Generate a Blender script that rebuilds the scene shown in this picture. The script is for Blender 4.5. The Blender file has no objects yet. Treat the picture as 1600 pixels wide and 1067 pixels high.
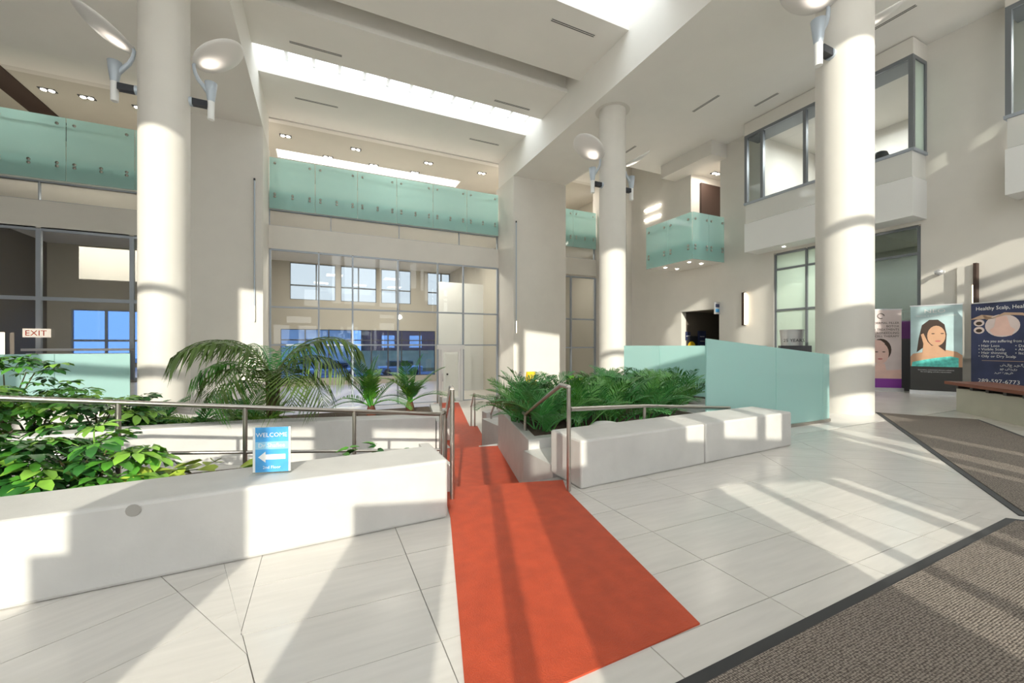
import bpy, bmesh, math, random
from mathutils import Vector, Matrix
random.seed(7)
sc = bpy.context.scene
COL = sc.collection
# ------------------------------------------------------------------ camera, world, sun, exposure
YAW = math.radians(25)
cam_d = bpy.data.cameras.new('camera'); cam = bpy.data.objects.new('camera', cam_d); COL.objects.link(cam)
cam_d.sensor_width = 36.0; cam_d.lens = 640/1600*36; cam_d.shift_y = 6.5/1600
cam_d.clip_start = 0.05; cam_d.clip_end = 500
cam.location = (0, 0, 1.3); cam.rotation_euler = (math.pi/2, 0, -YAW)
sc.camera = cam
w = bpy.data.worlds.new('sky'); sc.world = w; w.use_nodes = True
nt = w.node_tree; bg = nt.nodes['Background']
tc = nt.nodes.new('ShaderNodeTexCoord'); sp = nt.nodes.new('ShaderNodeSeparateXYZ'); rp = nt.nodes.new('ShaderNodeValToRGB')
nt.links.new(tc.outputs['Generated'], sp.inputs[0]); nt.links.new(sp.outputs['Z'], rp.inputs[0]); nt.links.new(rp.outputs[0], bg.inputs[0])
rp.color_ramp.elements[0].position = 0.0; rp.color_ramp.elements[0].color = (1, .98, .96, 1)
rp.color_ramp.elements[1].position = 0.8; rp.color_ramp.elements[1].color = (.86, .92, 1, 1)
bg.inputs[1].default_value = 3.6
SUN_EL = math.radians(21.4); SUN_HD = math.radians(19.3)
sd = bpy.data.lights.new('sun', 'SUN'); sun = bpy.data.objects.new('sun', sd); COL.objects.link(sun)
sd.energy = 4.1; sd.angle = math.radians(.6); sd.color = (1, .93, .82)
sdir = Vector((math.sin(SUN_HD)*math.cos(SUN_EL), math.cos(SUN_HD)*math.cos(SUN_EL), -math.sin(SUN_EL)))
sun.rotation_euler = sdir.to_track_quat('-Z', 'Y').to_euler(); sun.location = (-4, -10, 14)
vs = sc.view_settings
vs.view_transform = 'Standard'; vs.look = 'None'; vs.gamma = 1; vs.use_curve_mapping = False; vs.exposure = 0.3
def portal(cx, cy, cz, sx, sy, d):
    l = bpy.data.lights.new('daylight_portal', 'AREA'); l.shape = 'RECTANGLE'; l.size = sx; l.size_y = sy
    l.cycles.is_portal = True
    o = bpy.data.objects.new('daylight_portal', l); COL.objects.link(o); o.location = (cx, cy, cz)
    o.rotation_euler = Vector(d).to_track_quat('-Z', 'Y').to_euler()
    return o
FN = Vector((.272, .962, 0)).normalized(); FU = Vector((FN.y, -FN.x, 0)); FN0 = -1.5
po = portal(*(FN*(FN0+.1)+FU*2.5+Vector((0, 0, 5.6))), 24, 11, FN)
portal(3.27, 16.06, 11.6, 10.4, 1.4, (0, 0, -1))
portal(3.27, 9.1, 12.3, 10.4, 1.6, (0, 0, -1))
portal(2.9, 31.9, 3, 11, 9, (0, -1, 0))
# ------------------------------------------------------------------ materials
MAT = {}
def newmat(n):
    m = bpy.data.materials.new(n); m.use_nodes = True; MAT[n] = m
    return m, m.node_tree, m.node_tree.nodes['Principled BSDF']
def pm(n, c, rough=.6, metal=0, var=0, scale=4, bump=0, bscale=60, spec=.5, emit=None, es=0, stretch=None):
    m, t, b = newmat(n)
    b.inputs['Base Color'].default_value = (*c, 1); b.inputs['Roughness'].default_value = rough
    b.inputs['Metallic'].default_value = metal; b.inputs['Specular IOR Level'].default_value = spec
    if emit: b.inputs['Emission Color'].default_value = (*emit, 1); b.inputs['Emission Strength'].default_value = es
    if var or bump:
        co = t.nodes.new('ShaderNodeTexCoord'); mp = t.nodes.new('ShaderNodeMapping'); t.links.new(co.outputs['Object'], mp.inputs[0])
        if stretch: mp.inputs['Scale'].default_value = stretch
    if var:
        nz = t.nodes.new('ShaderNodeTexNoise'); nz.inputs['Scale'].default_value = scale; nz.inputs['Detail'].default_value = 5
        r = t.nodes.new('ShaderNodeValToRGB'); t.links.new(mp.outputs[0], nz.inputs[0]); t.links.new(nz.outputs[0], r.inputs[0])
        r.color_ramp.elements[0].position = .3; r.color_ramp.elements[1].position = .7
        r.color_ramp.elements[0].color = (*[max(0, v*(1-var)) for v in c], 1); r.color_ramp.elements[1].color = (*[min(1, v*(1+var)) for v in c], 1)
        t.links.new(r.outputs[0], b.inputs['Base Color'])
    if bump:
        n2 = t.nodes.new('ShaderNodeTexNoise'); n2.inputs['Scale'].default_value = bscale
        bp = t.nodes.new('ShaderNodeBump'); bp.inputs['Strength'].default_value = bump; bp.inputs['Distance'].default_value = .01
        t.links.new(mp.outputs[0], n2.inputs[0]); t.links.new(n2.outputs[0], bp.inputs['Height']); t.links.new(bp.outputs[0], b.inputs['Normal'])
    return m
pm('plaster', (.74, .705, .65), .75, var=.02, scale=1.5, bump=.05)
pm('ceiling', (.87, .84, .79), .8, var=.015, scale=1)
pm('well', (.88, .89, .92), .8)
pm('column', (.72, .685, .63), .6, var=.02, scale=2)
pm('concrete', (.61, .59, .565), .6, var=.07, scale=3, bump=.12, bscale=40)
pm('tile', (.66, .625, .585), .22, var=.05, scale=2.2, spec=.5, stretch=(1, 9, 1))
pm('grout', (.33, .31, .29), .9)
pm('floor_far', (.74, .71, .675), .25, var=.04, scale=2)
pm('lower_floor', (.62, .58, .54), .3, var=.05, scale=2)
pm('red', (.50, .072, .028), .5, var=.11, scale=9, bump=.35, bscale=170, spec=.3)
pm('matborder', (.03, .03, .033), .6)
pm('steel', (.50, .465, .43), .3, metal=1)
pm('alu', (.40, .44, .50), .4, metal=.3)
pm('alu_dark', (.20, .215, .235), .4, metal=.3)
pm('lampmetal', (.50, .56, .63), .4, metal=.2)
pm('disc', (.80, .77, .74), .35, spec=.5)
pm('glosspanel', (.74, .74, .71), .06, spec=.9)
pm('stain', (.36, .34, .31), .7)
pm('black', (.02, .022, .03), .4)
pm('darkgrey', (.07, .07, .08), .5)
pm('white', (.85, .85, .84), .5)
pm('slot', (.10, .10, .10), .7)
pm('soil', (.09, .06, .04), .95, var=.3, scale=20, bump=.6)
pm('leaf_dark', (.022, .10, .018), .35, var=.45, scale=6)
pm('leaf_mid', (.07, .24, .025), .35, var=.4, scale=6)
pm('leaf_light', (.21, .42, .05), .4, var=.3, scale=6)
pm('leaf_lime', (.36, .46, .06), .4, var=.25, scale=6)
pm('palm_green', (.075, .30, .07), .4, var=.4, scale=3)
pm('palm_light', (.16, .40, .10), .4, var=.3, scale=3)
pm('palm_olive', (.10, .17, .03), .45, var=.4, scale=3)
pm('stem', (.12, .10, .04), .8, var=.3, scale=10)
pm('trunk', (.10, .035, .02), .9, var=.4, scale=25, bump=.8)
pm('wood', (.22, .065, .035), .4, var=.25, scale=3, stretch=(1, 14, 14))
pm('bench_stone', (.56, .55, .46), .6, var=.05, scale=3)
pm('hallwall', (.56, .52, .45), .8, var=.02, scale=1)
pm('hallgrey', (.23, .21, .185), .8)
pm('brown', (.055, .03, .022), .6)
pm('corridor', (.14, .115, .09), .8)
pm('lightpanel', (1, .95, .85), .5, emit=(1, .93, .8), es=14)
pm('warmbar', (1, .8, .6), .5, emit=(1, .8, .55), es=5)
pm('redtext', (.75, .05, .03), .5)
pm('exitface', (.85, .80, .70), .5, emit=(1, .85, .7), es=.5)
pm('signblue', (.08, .38, .80), .3, var=.35, scale=5)
pm('signsky', (.30, .62, .85), .3)
pm('navy', (.035, .045, .11), .45, var=.3, scale=2)
pm('purple', (.25, .045, .33), .5)
pm('purpleband', (.16, .04, .20), .5)
pm('pinkprint', (.72, .60, .58), .5, var=.08, scale=2)
pm('tealprint', (.50, .66, .68), .5, var=.15, scale=2)
pm('skin', (.62, .36, .22), .5, var=.06, scale=4)
pm('skin_pale', (.78, .52, .45), .5, var=.06, scale=4)
pm('hair', (.055, .032, .022), .5)
pm('lips', (.55, .16, .15), .5)
pm('turquoise', (.12, .62, .55), .5, var=.3, scale=12)
pm('charcoal', (.05, .047, .045), .5)
pm('gold', (.55, .38, .27), .4)
pm('yellow', (.85, .55, .02), .45)
pm('orange', (.8, .22, .03), .5)
pm('brick_far', (.22, .09, .07), .8, var=.1)
pm('grass_far', (.42, .30, .12), .9, var=.2, scale=.5)
pm('asphalt', (.22, .23, .25), .9, var=.1)
pm('silver', (.7, .7, .72), .3, metal=.6)
pm('rock', (.75, .73, .70), .7, var=.05, scale=4, bump=.3)
def glassmat(n, tint, base=.04, rough=0, extra=None):
    m, t, b = newmat(n); t.nodes.remove(b); out = t.nodes['Material Output']
    tr = t.nodes.new('ShaderNodeBsdfTransparent'); tr.inputs[0].default_value = (*tint, 1)
    gl = t.nodes.new('ShaderNodeBsdfGlossy'); gl.inputs['Roughness'].default_value = rough
    lw = t.nodes.new('ShaderNodeLayerWeight'); lw.inputs[0].default_value = .5; ge = t.nodes.new('ShaderNodeNewGeometry')
    def mth(op, a, b_):
        q = t.nodes.new('ShaderNodeMath'); q.operation = op
        for i_, v in enumerate((a, b_)):
            if isinstance(v, (int, float)): q.inputs[i_].default_value = v
            else: t.links.new(v, q.inputs[i_])
        return q.outputs[0]
    fr = mth('ADD', mth('MULTIPLY', mth('POWER', lw.outputs['Facing'], 5.0), .85), .045)
    fr = mth('MULTIPLY', fr, mth('SUBTRACT', 1.0, ge.outputs['Backfacing']))
    mx = t.nodes.new('ShaderNodeMixShader'); t.links.new(fr, mx.inputs[0])
    first = tr
    if extra:
        df = t.nodes.new('ShaderNodeBsdfDiffuse'); df.inputs[0].default_value = (*extra[0], 1)
        tl = t.nodes.new('ShaderNodeBsdfTranslucent'); tl.inputs[0].default_value = (*extra[0], 1)
        m1 = t.nodes.new('ShaderNodeMixShader'); m1.inputs[0].default_value = .45
        t.links.new(df.outputs[0], m1.inputs[1]); t.links.new(tl.outputs[0], m1.inputs[2])
        m2 = t.nodes.new('ShaderNodeMixShader'); m2.inputs[0].default_value = extra[1]
        t.links.new(tr.outputs[0], m2.inputs[1]); t.links.new(m1.outputs[0], m2.inputs[2]); first = m2
    t.links.new(first.outputs[0], mx.inputs[1]); t.links.new(gl.outputs[0], mx.inputs[2]); t.links.new(mx.outputs[0], out.inputs[0])
    return m
glassmat('clear', (.95, .97, .96))
glassmat('greyglass', (.80, .83, .82))
glassmat('blueglass', (.24, .36, .58))
glassmat('skyglass', (.42, .45, .48))
glassmat('storeglass', (.35, .40, .40))
glassmat('greenglass', (.80, .96, .94), extra=((.66, .88, .865), .52))
glassmat('frost', (.60, .88, .83), extra=((.66, .89, .87), .80))
glassmat('frostpane', (.7, .8, .74), extra=((.66, .74, .67), .85))
# mat weave
m, t, b = newmat('weave'); b.inputs['Roughness'].default_value = .95; b.inputs['Specular IOR Level'].default_value = .1
co = t.nodes.new('ShaderNodeTexCoord'); vo = t.nodes.new('ShaderNodeTexVoronoi'); vo.inputs['Scale'].default_value = 95; vo.inputs['Randomness'].default_value = .35
r = t.nodes.new('ShaderNodeValToRGB'); t.links.new(co.outputs['Object'], vo.inputs[0]); t.links.new(vo.outputs['Distance'], r.inputs[0])
r.color_ramp.elements[0].position = .15; r.color_ramp.elements[0].color = (.42, .36, .31, 1); r.color_ramp.elements[1].position = .62; r.color_ramp.elements[1].color = (.09, .075, .065, 1)
bp = t.nodes.new('ShaderNodeBump'); bp.inputs['Strength'].default_value = .8; bp.inputs['Distance'].default_value = .006; bp.invert = True
t.links.new(vo.outputs['Distance'], bp.inputs['Height']); t.links.new(bp.outputs[0], b.inputs['Normal']); t.links.new(r.outputs[0], b.inputs['Base Color'])
# ------------------------------------------------------------------ helpers
class MB:
    def __init__(s): s.v = []; s.f = []; s.sm = []
    def add(s, vs_, fs, smooth=False):
        n = len(s.v); s.v += [tuple(p) for p in vs_]
        for f in fs: s.f.append([i+n for i in f]); s.sm.append(smooth)
        return s
    def box(s, x0, x1, y0, y1, z0, z1):
        return s.prism([(x0, y0), (x1, y0), (x1, y1), (x0, y1)], z0, z1)
    def prism(s, poly, z0, z1):
        n = len(poly); a = sum(poly[i][0]*poly[(i+1) % n][1]-poly[(i+1) % n][0]*poly[i][1] for i in range(n))
        if a < 0: poly = poly[::-1]
        zz0 = z0 if isinstance(z0, (list, tuple)) else [z0]*n
        zz1 = z1 if isinstance(z1, (list, tuple)) else [z1]*n
        if a < 0 and isinstance(z1, (list, tuple)): zz1 = zz1[::-1]
        vs_ = [(p[0], p[1], zz0[i]) for i, p in enumerate(poly)]+[(p[0], p[1], zz1[i]) for i, p in enumerate(poly)]
        fs = [list(range(n))[::-1], list(range(n, 2*n))]+[[i, (i+1) % n, n+(i+1) % n, n+i] for i in range(n)]
        return s.add(vs_, fs)
    def obox(s, o, ax, ay, az):
        o, ax, ay, az = map(Vector, (o, ax, ay, az))
        vs_ = [o+ax*i+ay*j+az*k for k in (0, 1) for j in (0, 1) for i in (0, 1)]
        fs = [[0, 2, 3, 1], [4, 5, 7, 6], [0, 1, 5, 4], [2, 6, 7, 3], [0, 4, 6, 2], [1, 3, 7, 5]]
        if ax.cross(ay).dot(az) < 0: fs = [f[::-1] for f in fs]
        return s.add(vs_, fs)
    def tube(s, pts, r, seg=8, cap=True):
        pts = [Vector(p) for p in pts]; n = len(pts); rr = r if isinstance(r, (list, tuple)) else [r]*n
        vs_ = []; prev = None
        for i, p in enumerate(pts):
            d = ((pts[min(i+1, n-1)]-p).normalized()+(p-pts[max(i-1, 0)]).normalized()).normalized()
            if prev is None: a = d.orthogonal().normalized()
            else: a = (prev-d*prev.dot(d)).normalized()
            prev = a; b_ = d.cross(a)
            for k in range(seg):
                t_ = 2*math.pi*k/seg; vs_.append(p+(a*math.cos(t_)+b_*math.sin(t_))*rr[i])
        fs = [[i*seg+k, i*seg+(k+1) % seg, (i+1)*seg+(k+1) % seg, (i+1)*seg+k] for i in range(n-1) for k in range(seg)]
        s.add(vs_, fs, True)
        if cap: s.add(vs_[:seg], [list(range(seg))[::-1]]); s.add(vs_[-seg:], [list(range(seg))])
        return s
    def lathe(s, prof, c=(0, 0), seg=24, smooth=True):
        vs_ = [(c[0]+r_*math.cos(2*math.pi*k/seg), c[1]+r_*math.sin(2*math.pi*k/seg), z) for r_, z in prof for k in range(seg)]
        fs = [[i*seg+k, i*seg+(k+1) % seg, (i+1)*seg+(k+1) % seg, (i+1)*seg+k] for i in range(len(prof)-1) for k in range(seg)]
        s.add(vs_, fs, smooth); n = len(prof)-1
        s.add(vs_[:seg], [list(range(seg))[::-1]]); s.add(vs_[n*seg:], [list(range(seg))])
        return s
    def mesh(s, name, mat):
        me = bpy.data.meshes.new(name); me.from_pydata(s.v, [], s.f); me.materials.append(MAT[mat])
        me.polygons.foreach_set('use_smooth', s.sm); me.update(); return me
    def build(s, name, mat, parent=None): return ob(name, s.mesh(name, mat), parent)
def ob(name, me, parent=None, loc=None, rot=None):
    o = bpy.data.objects.new(name, me); COL.objects.link(o)
    if parent: o.parent = parent
    if loc is not None: o.location = loc
    if rot is not None: o.rotation_euler = rot
    return o
def tag(o, label, cat, group=None):
    o['label'] = label; o['category'] = cat
    if group: o['group'] = group
    return o
def thing(name, label, cat, loc=(0, 0, 0), rz=0, group=None):
    return tag(ob(name, None, None, loc, (0, 0, rz)), label, cat, group)
def struct(o, label=None):
    o['kind'] = 'structure'
    if label: o['label'] = label
    return o
def sbox(name, mat, *b, parent=None, label=None):
    o = MB().box(*b).build(name, mat, parent)
    return o if parent else struct(o, label)
def bx(name, mat, parent, *b): return MB().box(*b).build(name, mat, parent)
def bevel(o, wd=.015, seg=2):
    md = o.modifiers.new('bevel', 'BEVEL'); md.width = wd; md.segments = seg; md.limit_method = 'ANGLE'; return o
def text(parent, s_, size, loc, rot, mat, name='lettering', align='CENTER', ext=.001, sx=1):
    c = bpy.data.curves.new('t', 'FONT'); c.body = s_; c.size = size; c.align_x = align; c.extrude = ext; c.resolution_u = 2
    o = bpy.data.objects.new('t', c); COL.objects.link(o)
    me = bpy.data.meshes.new_from_object(o.evaluated_get(bpy.context.evaluated_depsgraph_get()))
    bpy.data.objects.remove(o); bpy.data.curves.remove(c)
    me.materials.clear(); me.materials.append(MAT[mat])
    q = ob(name, me, parent, loc, rot); q.scale = (sx, 1, 1); return q
def holes(mb, o, u, n, u0, u1, z0, z1, th, ops):
    """wall of boxes between u0..u1 x z0..z1, minus rectangular openings"""
    us = sorted({u0, u1, *[a for p in ops for a in p[:2] if u0 < a < u1]}); zs = sorted({z0, z1, *[a for p in ops for a in p[2:4] if z0 < a < z1]})
    o = Vector(o); u = Vector(u); n = Vector(n)
    for a, b_ in zip(us, us[1:]):
        run = None
        for c, d in zip(zs, zs[1:]):
            mu = (a+b_)/2; mz = (c+d)/2
            solid = not any(p[0] < mu < p[1] and p[2] < mz < p[3] for p in ops)
            if solid: run = (run[0], d) if run else (c, d)
            if (not solid or d == zs[-1]) and run:
                mb.obox(o+u*a+Vector((0, 0, run[0])), u*(b_-a), n*th, (0, 0, run[1]-run[0])); run = None
    return mb
def clip(poly, p, nrm):
    out = []
    for i in range(len(poly)):
        a, b_ = poly[i], poly[(i+1) % len(poly)]
        da = (a[0]-p[0])*nrm[0]+(a[1]-p[1])*nrm[1]; db = (b_[0]-p[0])*nrm[0]+(b_[1]-p[1])*nrm[1]
        if da >= 0: out.append(a)
        if (da > 0) != (db > 0) and abs(da-db) > 1e-9:
            t_ = da/(da-db); out.append((a[0]+(b_[0]-a[0])*t_, a[1]+(b_[1]-a[1])*t_))
    return out
XL, XR = -2.0, 8.54          # coffered bay between the two piers
ZL, ZH = 9.63, 10.96         # low and high ceilings
XW = 15.2                    # right wall
LOW = -1.5                   # lower hall floor
# ------------------------------------------------------------------ unseen facade behind the camera, openings placed to throw the sun patches
ops = [(-6, -2.3, 1.5, 3.1), (-2.3, -2.17, 1.78, 3.1), (-1.46, -.89, .7, 3.1), (-.89, -.25, 1.95, 3.1), (-.25, .07, .7, 3.1), (.17, .42, .7, 3.1),
       (.58, .95, 2.2, 2.65), (2.15, 2.48, .5, 2.0), (2.6, 3.25, .5, 1.98), (3.42, 3.54, .5, 2.0), (2.19, 2.48, 2.45, 3.1), (2.78, 3.36, 2.5, 3.1), (3.53, 3.85, 2.5, 3.1),
       (5.05, 5.2, .8, 2.6), (5.42, 5.72, .8, 3.0), (6.3, 6.5, .8, 2.6), (6.0, 7.6, 2.9, 3.6), (6.0, 7.6, 4.1, 4.45),
       (-9, -5.8, 3.7, 5.15), (-2.4, -.4, 3.35, 3.9), (-1.0, .35, 4.9, 6.4),
       (-8.7, -5.1, 5.36, 7.0), (-8.7, -5.1, 7.14, 10.6), (1.4, 2.2, 5.3, 9.8), (2.55, 5.6, 5.3, 6.85), (2.55, 5.6, 7.0, 10.5),
       (6.0, 8.0, 5.23, 6.75), (6.0, 8.0, 6.9, 10.3), (9.35, 10.1, 7.4, 10.4), (10.6, 11.0, 7.3, 9.6), (11.1, 11.6, 6.2, 9.2),
       (12, 14, 5.0, 6.2), (12, 14, 6.38, 6.65), (12, 14, 6.88, 7.6), (12.5, 12.68, 10.1, 10.9), (12.78, 12.92, 10.2, 10.6)]
fo = FN*FN0
mb = holes(MB(), fo, FU, -FN, -14, 16.2, 0, 13, .12, ops)
wf = struct(mb.build('wall_front', 'plaster'), 'unseen entrance wall, panels and openings shaped to cast the sun patches')
for k, p in enumerate(ops):
    MB().obox(fo-FN*.07+FU*p[0]+Vector((0, 0, p[2])), FU*(p[1]-p[0]), -FN*.01, (0, 0, p[3]-p[2])).build('pane', 'clear', wf)
# ------------------------------------------------------------------ ceilings and skylights
def nline(n0): # polygon points on the line n=n0 at given x
    return lambda x: (x, (n0-FN.x*x)/FN.y)
n1, nf = nline(1.0), nline(FN0-.1)
ceil = MB()
ceil.prism([n1(-4.4), n1(XL), (XL, 20), (-4.4, 20)], ZL, ZL+.3); ceil.prism([n1(-14), n1(-4.4), (-4.4, 16.25), (-14, 16.25)], ZL, ZL+.3)
ceil.prism([n1(XR), n1(11.54), (11.54, 20), (XR, 20)], ZL, ZL+.3); ceil.prism([n1(11.54), n1(16.5), (16.5, 15), (11.54, 15)], ZL, ZL+.3)
ceil.box(-14, -4.4, 16.05, 16.25, ZL+.3, 10.9); ceil.box(-4.4, -4.2, 16.25, 20, ZL+.3, 10.9); ceil.box(-14, -4.2, 16.05, 20, 10.9, 11.2)
ceil.box(11.54, 16.5, 14.8, 15, ZL+.3, 10.9); ceil.box(11.34, 11.54, 15, 20, ZL+.3, 10.9); ceil.box(11.34, 16.5, 14.8, 20, 10.9, 11.2)
ceil.prism([nf(-14), nf(16.5), n1(16.5), n1(-14)], 11.3, 11.6)
ceil.prism([n1(-14), n1(16.5), (16.5, n1(16.5)[1]+.1), (-14, n1(-14)[1]+.1)], 11.25, 11.3)
for xa, xb in ((-14, XL), (XR, 16.5)):
    a, b_ = n1(xa), n1(xb); ceil.prism([a, b_, (b_[0], b_[1]+.05), (a[0], a[1]+.05)], ZL, 11.4)
ceil.box(XL-.25, XL, -1.5, 20, ZL+.3, 12.45); ceil.box(XR, XR+.25, -4, 20, ZL+.3, 12.45)
for y0, y1 in ((16.8, 20.0), (13.3, 15.33), (9.86, 12.5), (-1.2, 8.3)):
    ceil.box(XL, XR, y0, y1, ZH, ZH+.16)
    ceil.box(XL, XR, y0+(.12 if y0 > 9 else 0), y1, ZH+.16, 11.74 if y0 > 13 else 12.42)
ceil.prism([nf(XL), nf(XR), (XR, -1.1), (XL, -1.1)], ZH, 12.6)
ceil.box(XL, XR, 12.4, 13.5, 11.75, 12.5)
struct(ceil.build('ceiling', 'ceiling'), 'cream stepped ceiling with long skylight slots')
well = MB()
for y, zt in ((16.92, 11.72), (9.98, 12.4)): well.box(XL+.01, XR-.01, y-.02, y, ZH+.16, zt)
struct(well.build('trim_1', 'well'), 'pale lining of the skylight wells')
for k, (y0, y1, zt) in enumerate(((15.33, 16.92, 11.72), (8.3, 9.98, 12.4))):
    wd = struct(ob('window_%d' % (k+4), None), 'long rooflight with bright panes set in the ceiling')
    nb = 12
    for i in range(nb):
        xa = XL+(XR-XL)*i/nb; xb = XL+(XR-XL)*(i+1)/nb
        bx('pane', 'clear', wd, xa+.05, xb-.05, y0, y1, zt, zt+.02)
        bx('glazing_bar', 'white', wd, xb-.06, xb+.06, y0, y1, zt-.08, zt+.04)
# slot diffusers, sprinkler discs
slotlist = [(-.91, .63, 14.78, ZH, 0), (-.92, .62, 18.03, ZH, 0), (6.19, 7.74, 14.9, ZH, 0), (6.28, 7.76, 18.15, ZH, 0), (6.19, 7.73, 10.5, ZH, 0), (-.9, .63, 10.5, ZH, 0)]
where = ['skylight left end', 'back wall opening left end', 'skylight right end', 'back wall opening right end', 'the top edge of the view, right', 'the top edge of the view, left']
for (xa, xb, y, z, _), wh in zip(slotlist, where):
    g = thing('air_slot', 'dark linear air slot in ceiling strip near '+wh, 'air vent', (xa, y, z), 0, 'linear ceiling air slots')
    bx('frame', 'ceiling', g, -.02, xb-xa+.02, -.075, .075, -.006, .0)
    for q in (-.045, .015): bx('slot', 'slot', g, 0, xb-xa, q, q+.03, -.010, -.005)
for (x, ya, yb), wh in zip(((12.0, 9.44, 10.49), (13.66, 8.53, 9.34), (13.19, 4.9, 5.74), (11.9, 13.3, 14.6)), ('in front of the bay window left half', 'closest to the bay window', 'beside the tall right column top', 'towards the glass balcony')):
    g = thing('air_slot', 'dark linear air slot in right ceiling, '+wh, 'air vent', (x, ya, ZL), 0, 'linear ceiling air slots')
    bx('frame', 'ceiling', g, -.075, .075, -.02, yb-ya+.02, -.006, 0)
    for q in (-.045, .015): bx('slot', 'slot', g, q, q+.03, 0, yb-ya, -.010, -.005)
# ------------------------------------------------------------------ floors
BS = .06                                    # slope of the bench line
def bl(x): return 2.96+BS*x
grout = MB()
grout.prism([nf(-14), nf(16.2), (16.2, bl(5.6)+.4), (5.55, bl(5.6)+.4), (-14, bl(-14)+.45)], -.5, -.006)
fl = struct(grout.build('floor', 'grout'), 'pale stone tiled lobby floor')
TL, TW = .81, .413
tile_me = MB().box(.0025, TL-.0025, .0025, TW-.0025, -.006, 0).mesh('tile', 'tile')
farmb = MB(); ntile = 0
cs, sn = math.cos(-YAW), math.sin(-YAW)
def visible(x, y):
    d = x*math.sin(YAW)+y*math.cos(YAW); l = x*math.cos(YAW)-y*math.sin(YAW)
    return d > 1.0 and abs(l) < d*1.3+.5 and d < 9.0
LB = ((-.38, 2.4), (-.966, -.259)); RB = ((4.3, 2.2), (.919, .394))
limits = [((0, bl(0)+.3), (BS, -1)), ((0, 0), None)]
def zone(ang, ox, oy, clips, rng):
    global ntile
    ca, sa = math.cos(ang), math.sin(ang)
    for i in range(*rng[0]):
        for j in range(*rng[1]):
            loc = lambda u_, v_: (ox+ca*u_-sa*v_, oy+sa*u_+ca*v_)
            x0, y0 = i*TL, j*TW
            poly = [loc(x0, y0), loc(x0+TL, y0), loc(x0+TL, y0+TW), loc(x0, y0+TW)]
            full = poly
            for p, n in clips:
                poly = clip(poly, p, n)
                if len(poly) < 3: break
            if len(poly) < 3: continue
            cx = sum(p[0] for p in poly)/len(poly); cy = sum(p[1] for p in poly)/len(poly)
            area = abs(sum(poly[k][0]*poly[(k+1) % len(poly)][1]-poly[(k+1) % len(poly)][0]*poly[k][1] for k in range(len(poly))))/2
            if area < .004: continue
            shr = [(cx+(p[0]-cx)*.993, cy+(p[1]-cy)*.993) for p in poly]
            if visible(cx, cy) and ntile < 298:
                ntile += 1
                if area > TL*TW*.999: ob('tile', tile_me, fl, (*loc(x0, y0), 0), (0, 0, ang))
                else: MB().prism(shr, -.006, 0).build('tile', 'tile', fl)
            else: farmb.prism(shr, -.006, 0)
fc = (FN*(FN0+.0)).to_2d()[:]
common = [((0, bl(0)+.3), (BS/1.0, -1.0)), (fc, (FN.x, FN.y))]
zone(0, .48, 2.18, common+[(LB[0], (-LB[1][0], -LB[1][1])), (RB[0], (-RB[1][0], -RB[1][1]))], ((-8, 9), (-14, 4)))
zone(math.radians(31), -.47, 2.35, common+[LB, ((-7, 0), (1, 0))], ((-12, 6), (-16, 12)))
zone(math.radians(-33), 4.3, 2.44, [(fc, (FN.x, FN.y)), RB, ((16.2, 0), (-1, 0)), ((0, bl(5.6)+.38), (0, -1))], ((-10, 16), (-8, 18)))
fo_ = farmb.build('tile_field', 'tile', fl); fo_['kind'] = 'stuff'
# right upper floor around the sunken garden, left upper floor
struct(MB().prism([(5.6, bl(5.6)+.4), (16.2, bl(5.6)+.4), (16.2, 18), (15.3, 18), (11.5, 15.2), (10.2, 12.9), (8.5, 12.4), (8.0, 9.2), (8.45, 7.0), (8.1, 4.3), (5.6, 4.2)], -1.6, 0).build('floor', 'floor_far'), 'pale upper floor around the right column')
struct(MB().prism([(-14, 11.4), (-3.7, 11.4), (-2.4, 12.4), (-2.2, 18.2), (-14, 20)], -1.6, 0).build('floor', 'floor_far'), 'pale upper walkway behind the left frosted guard')
sbox('floor', 'lower_floor', -14, 17, 3.3, 33, LOW-.2, LOW, label='lower hall floor beyond the sunken garden')
# ------------------------------------------------------------------ red path and steps
HD = math.radians(14); P0 = Vector((1.45, 3.07, 0)); PS = Vector((math.sin(HD), math.cos(HD), 0)); PT = Vector((math.cos(HD), -math.sin(HD), 0))
def pp(s, t_, z=0): v = P0+PS*s+PT*t_; return (v.x, v.y, z)
MB().prism([(.885, 3.0), pp(.45, -.57)[:2], pp(.45, .57)[:2], (2.0, 3.13), (1.6, 1.36), (.455, 1.33)], 0, .008).build('red_runner', 'red')
tag(bpy.data.objects['red_runner'], 'worn red carpet runner on pale tiles leading to the steps', 'carpet')
steps = struct(ob('floor', None), 'red covered steps and landings going down between the planters')
steps.name = 'floor_steps'
def ps(name, s0, s1, z, t0=-.6, t1=.6, mat='red'):
    return MB().prism([pp(s0, t0)[:2], pp(s1, t0)[:2], pp(s1, t1)[:2], pp(s0, t1)[:2]], LOW, z).build(name, mat, steps)
r3 = .5/3
def flight(s0, z0):
    for i in range(2): ps('step', s0+i*.3, s0+(i+1)*.3, z0-(i+1)*r3)
ps('landing', -.1, .45, -.002)
flight(.45, 0); ps('landing', 1.05, 3.95, -.5); flight(3.95, -.5); ps('landing', 4.55, 8.4, -1.0); flight(8.4, -1.0); ps('landing', 9.0, 16.9, -1.485)
# concrete slabs beside the path
gd = MB()
gd.prism([(1.9, 3.5), (8.2, 4.2), (8.2, 7), (2.6, 7)], LOW, -.52)
struct(gd.build('floor', 'concrete'), 'concrete ramp landing right of the steps')
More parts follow.
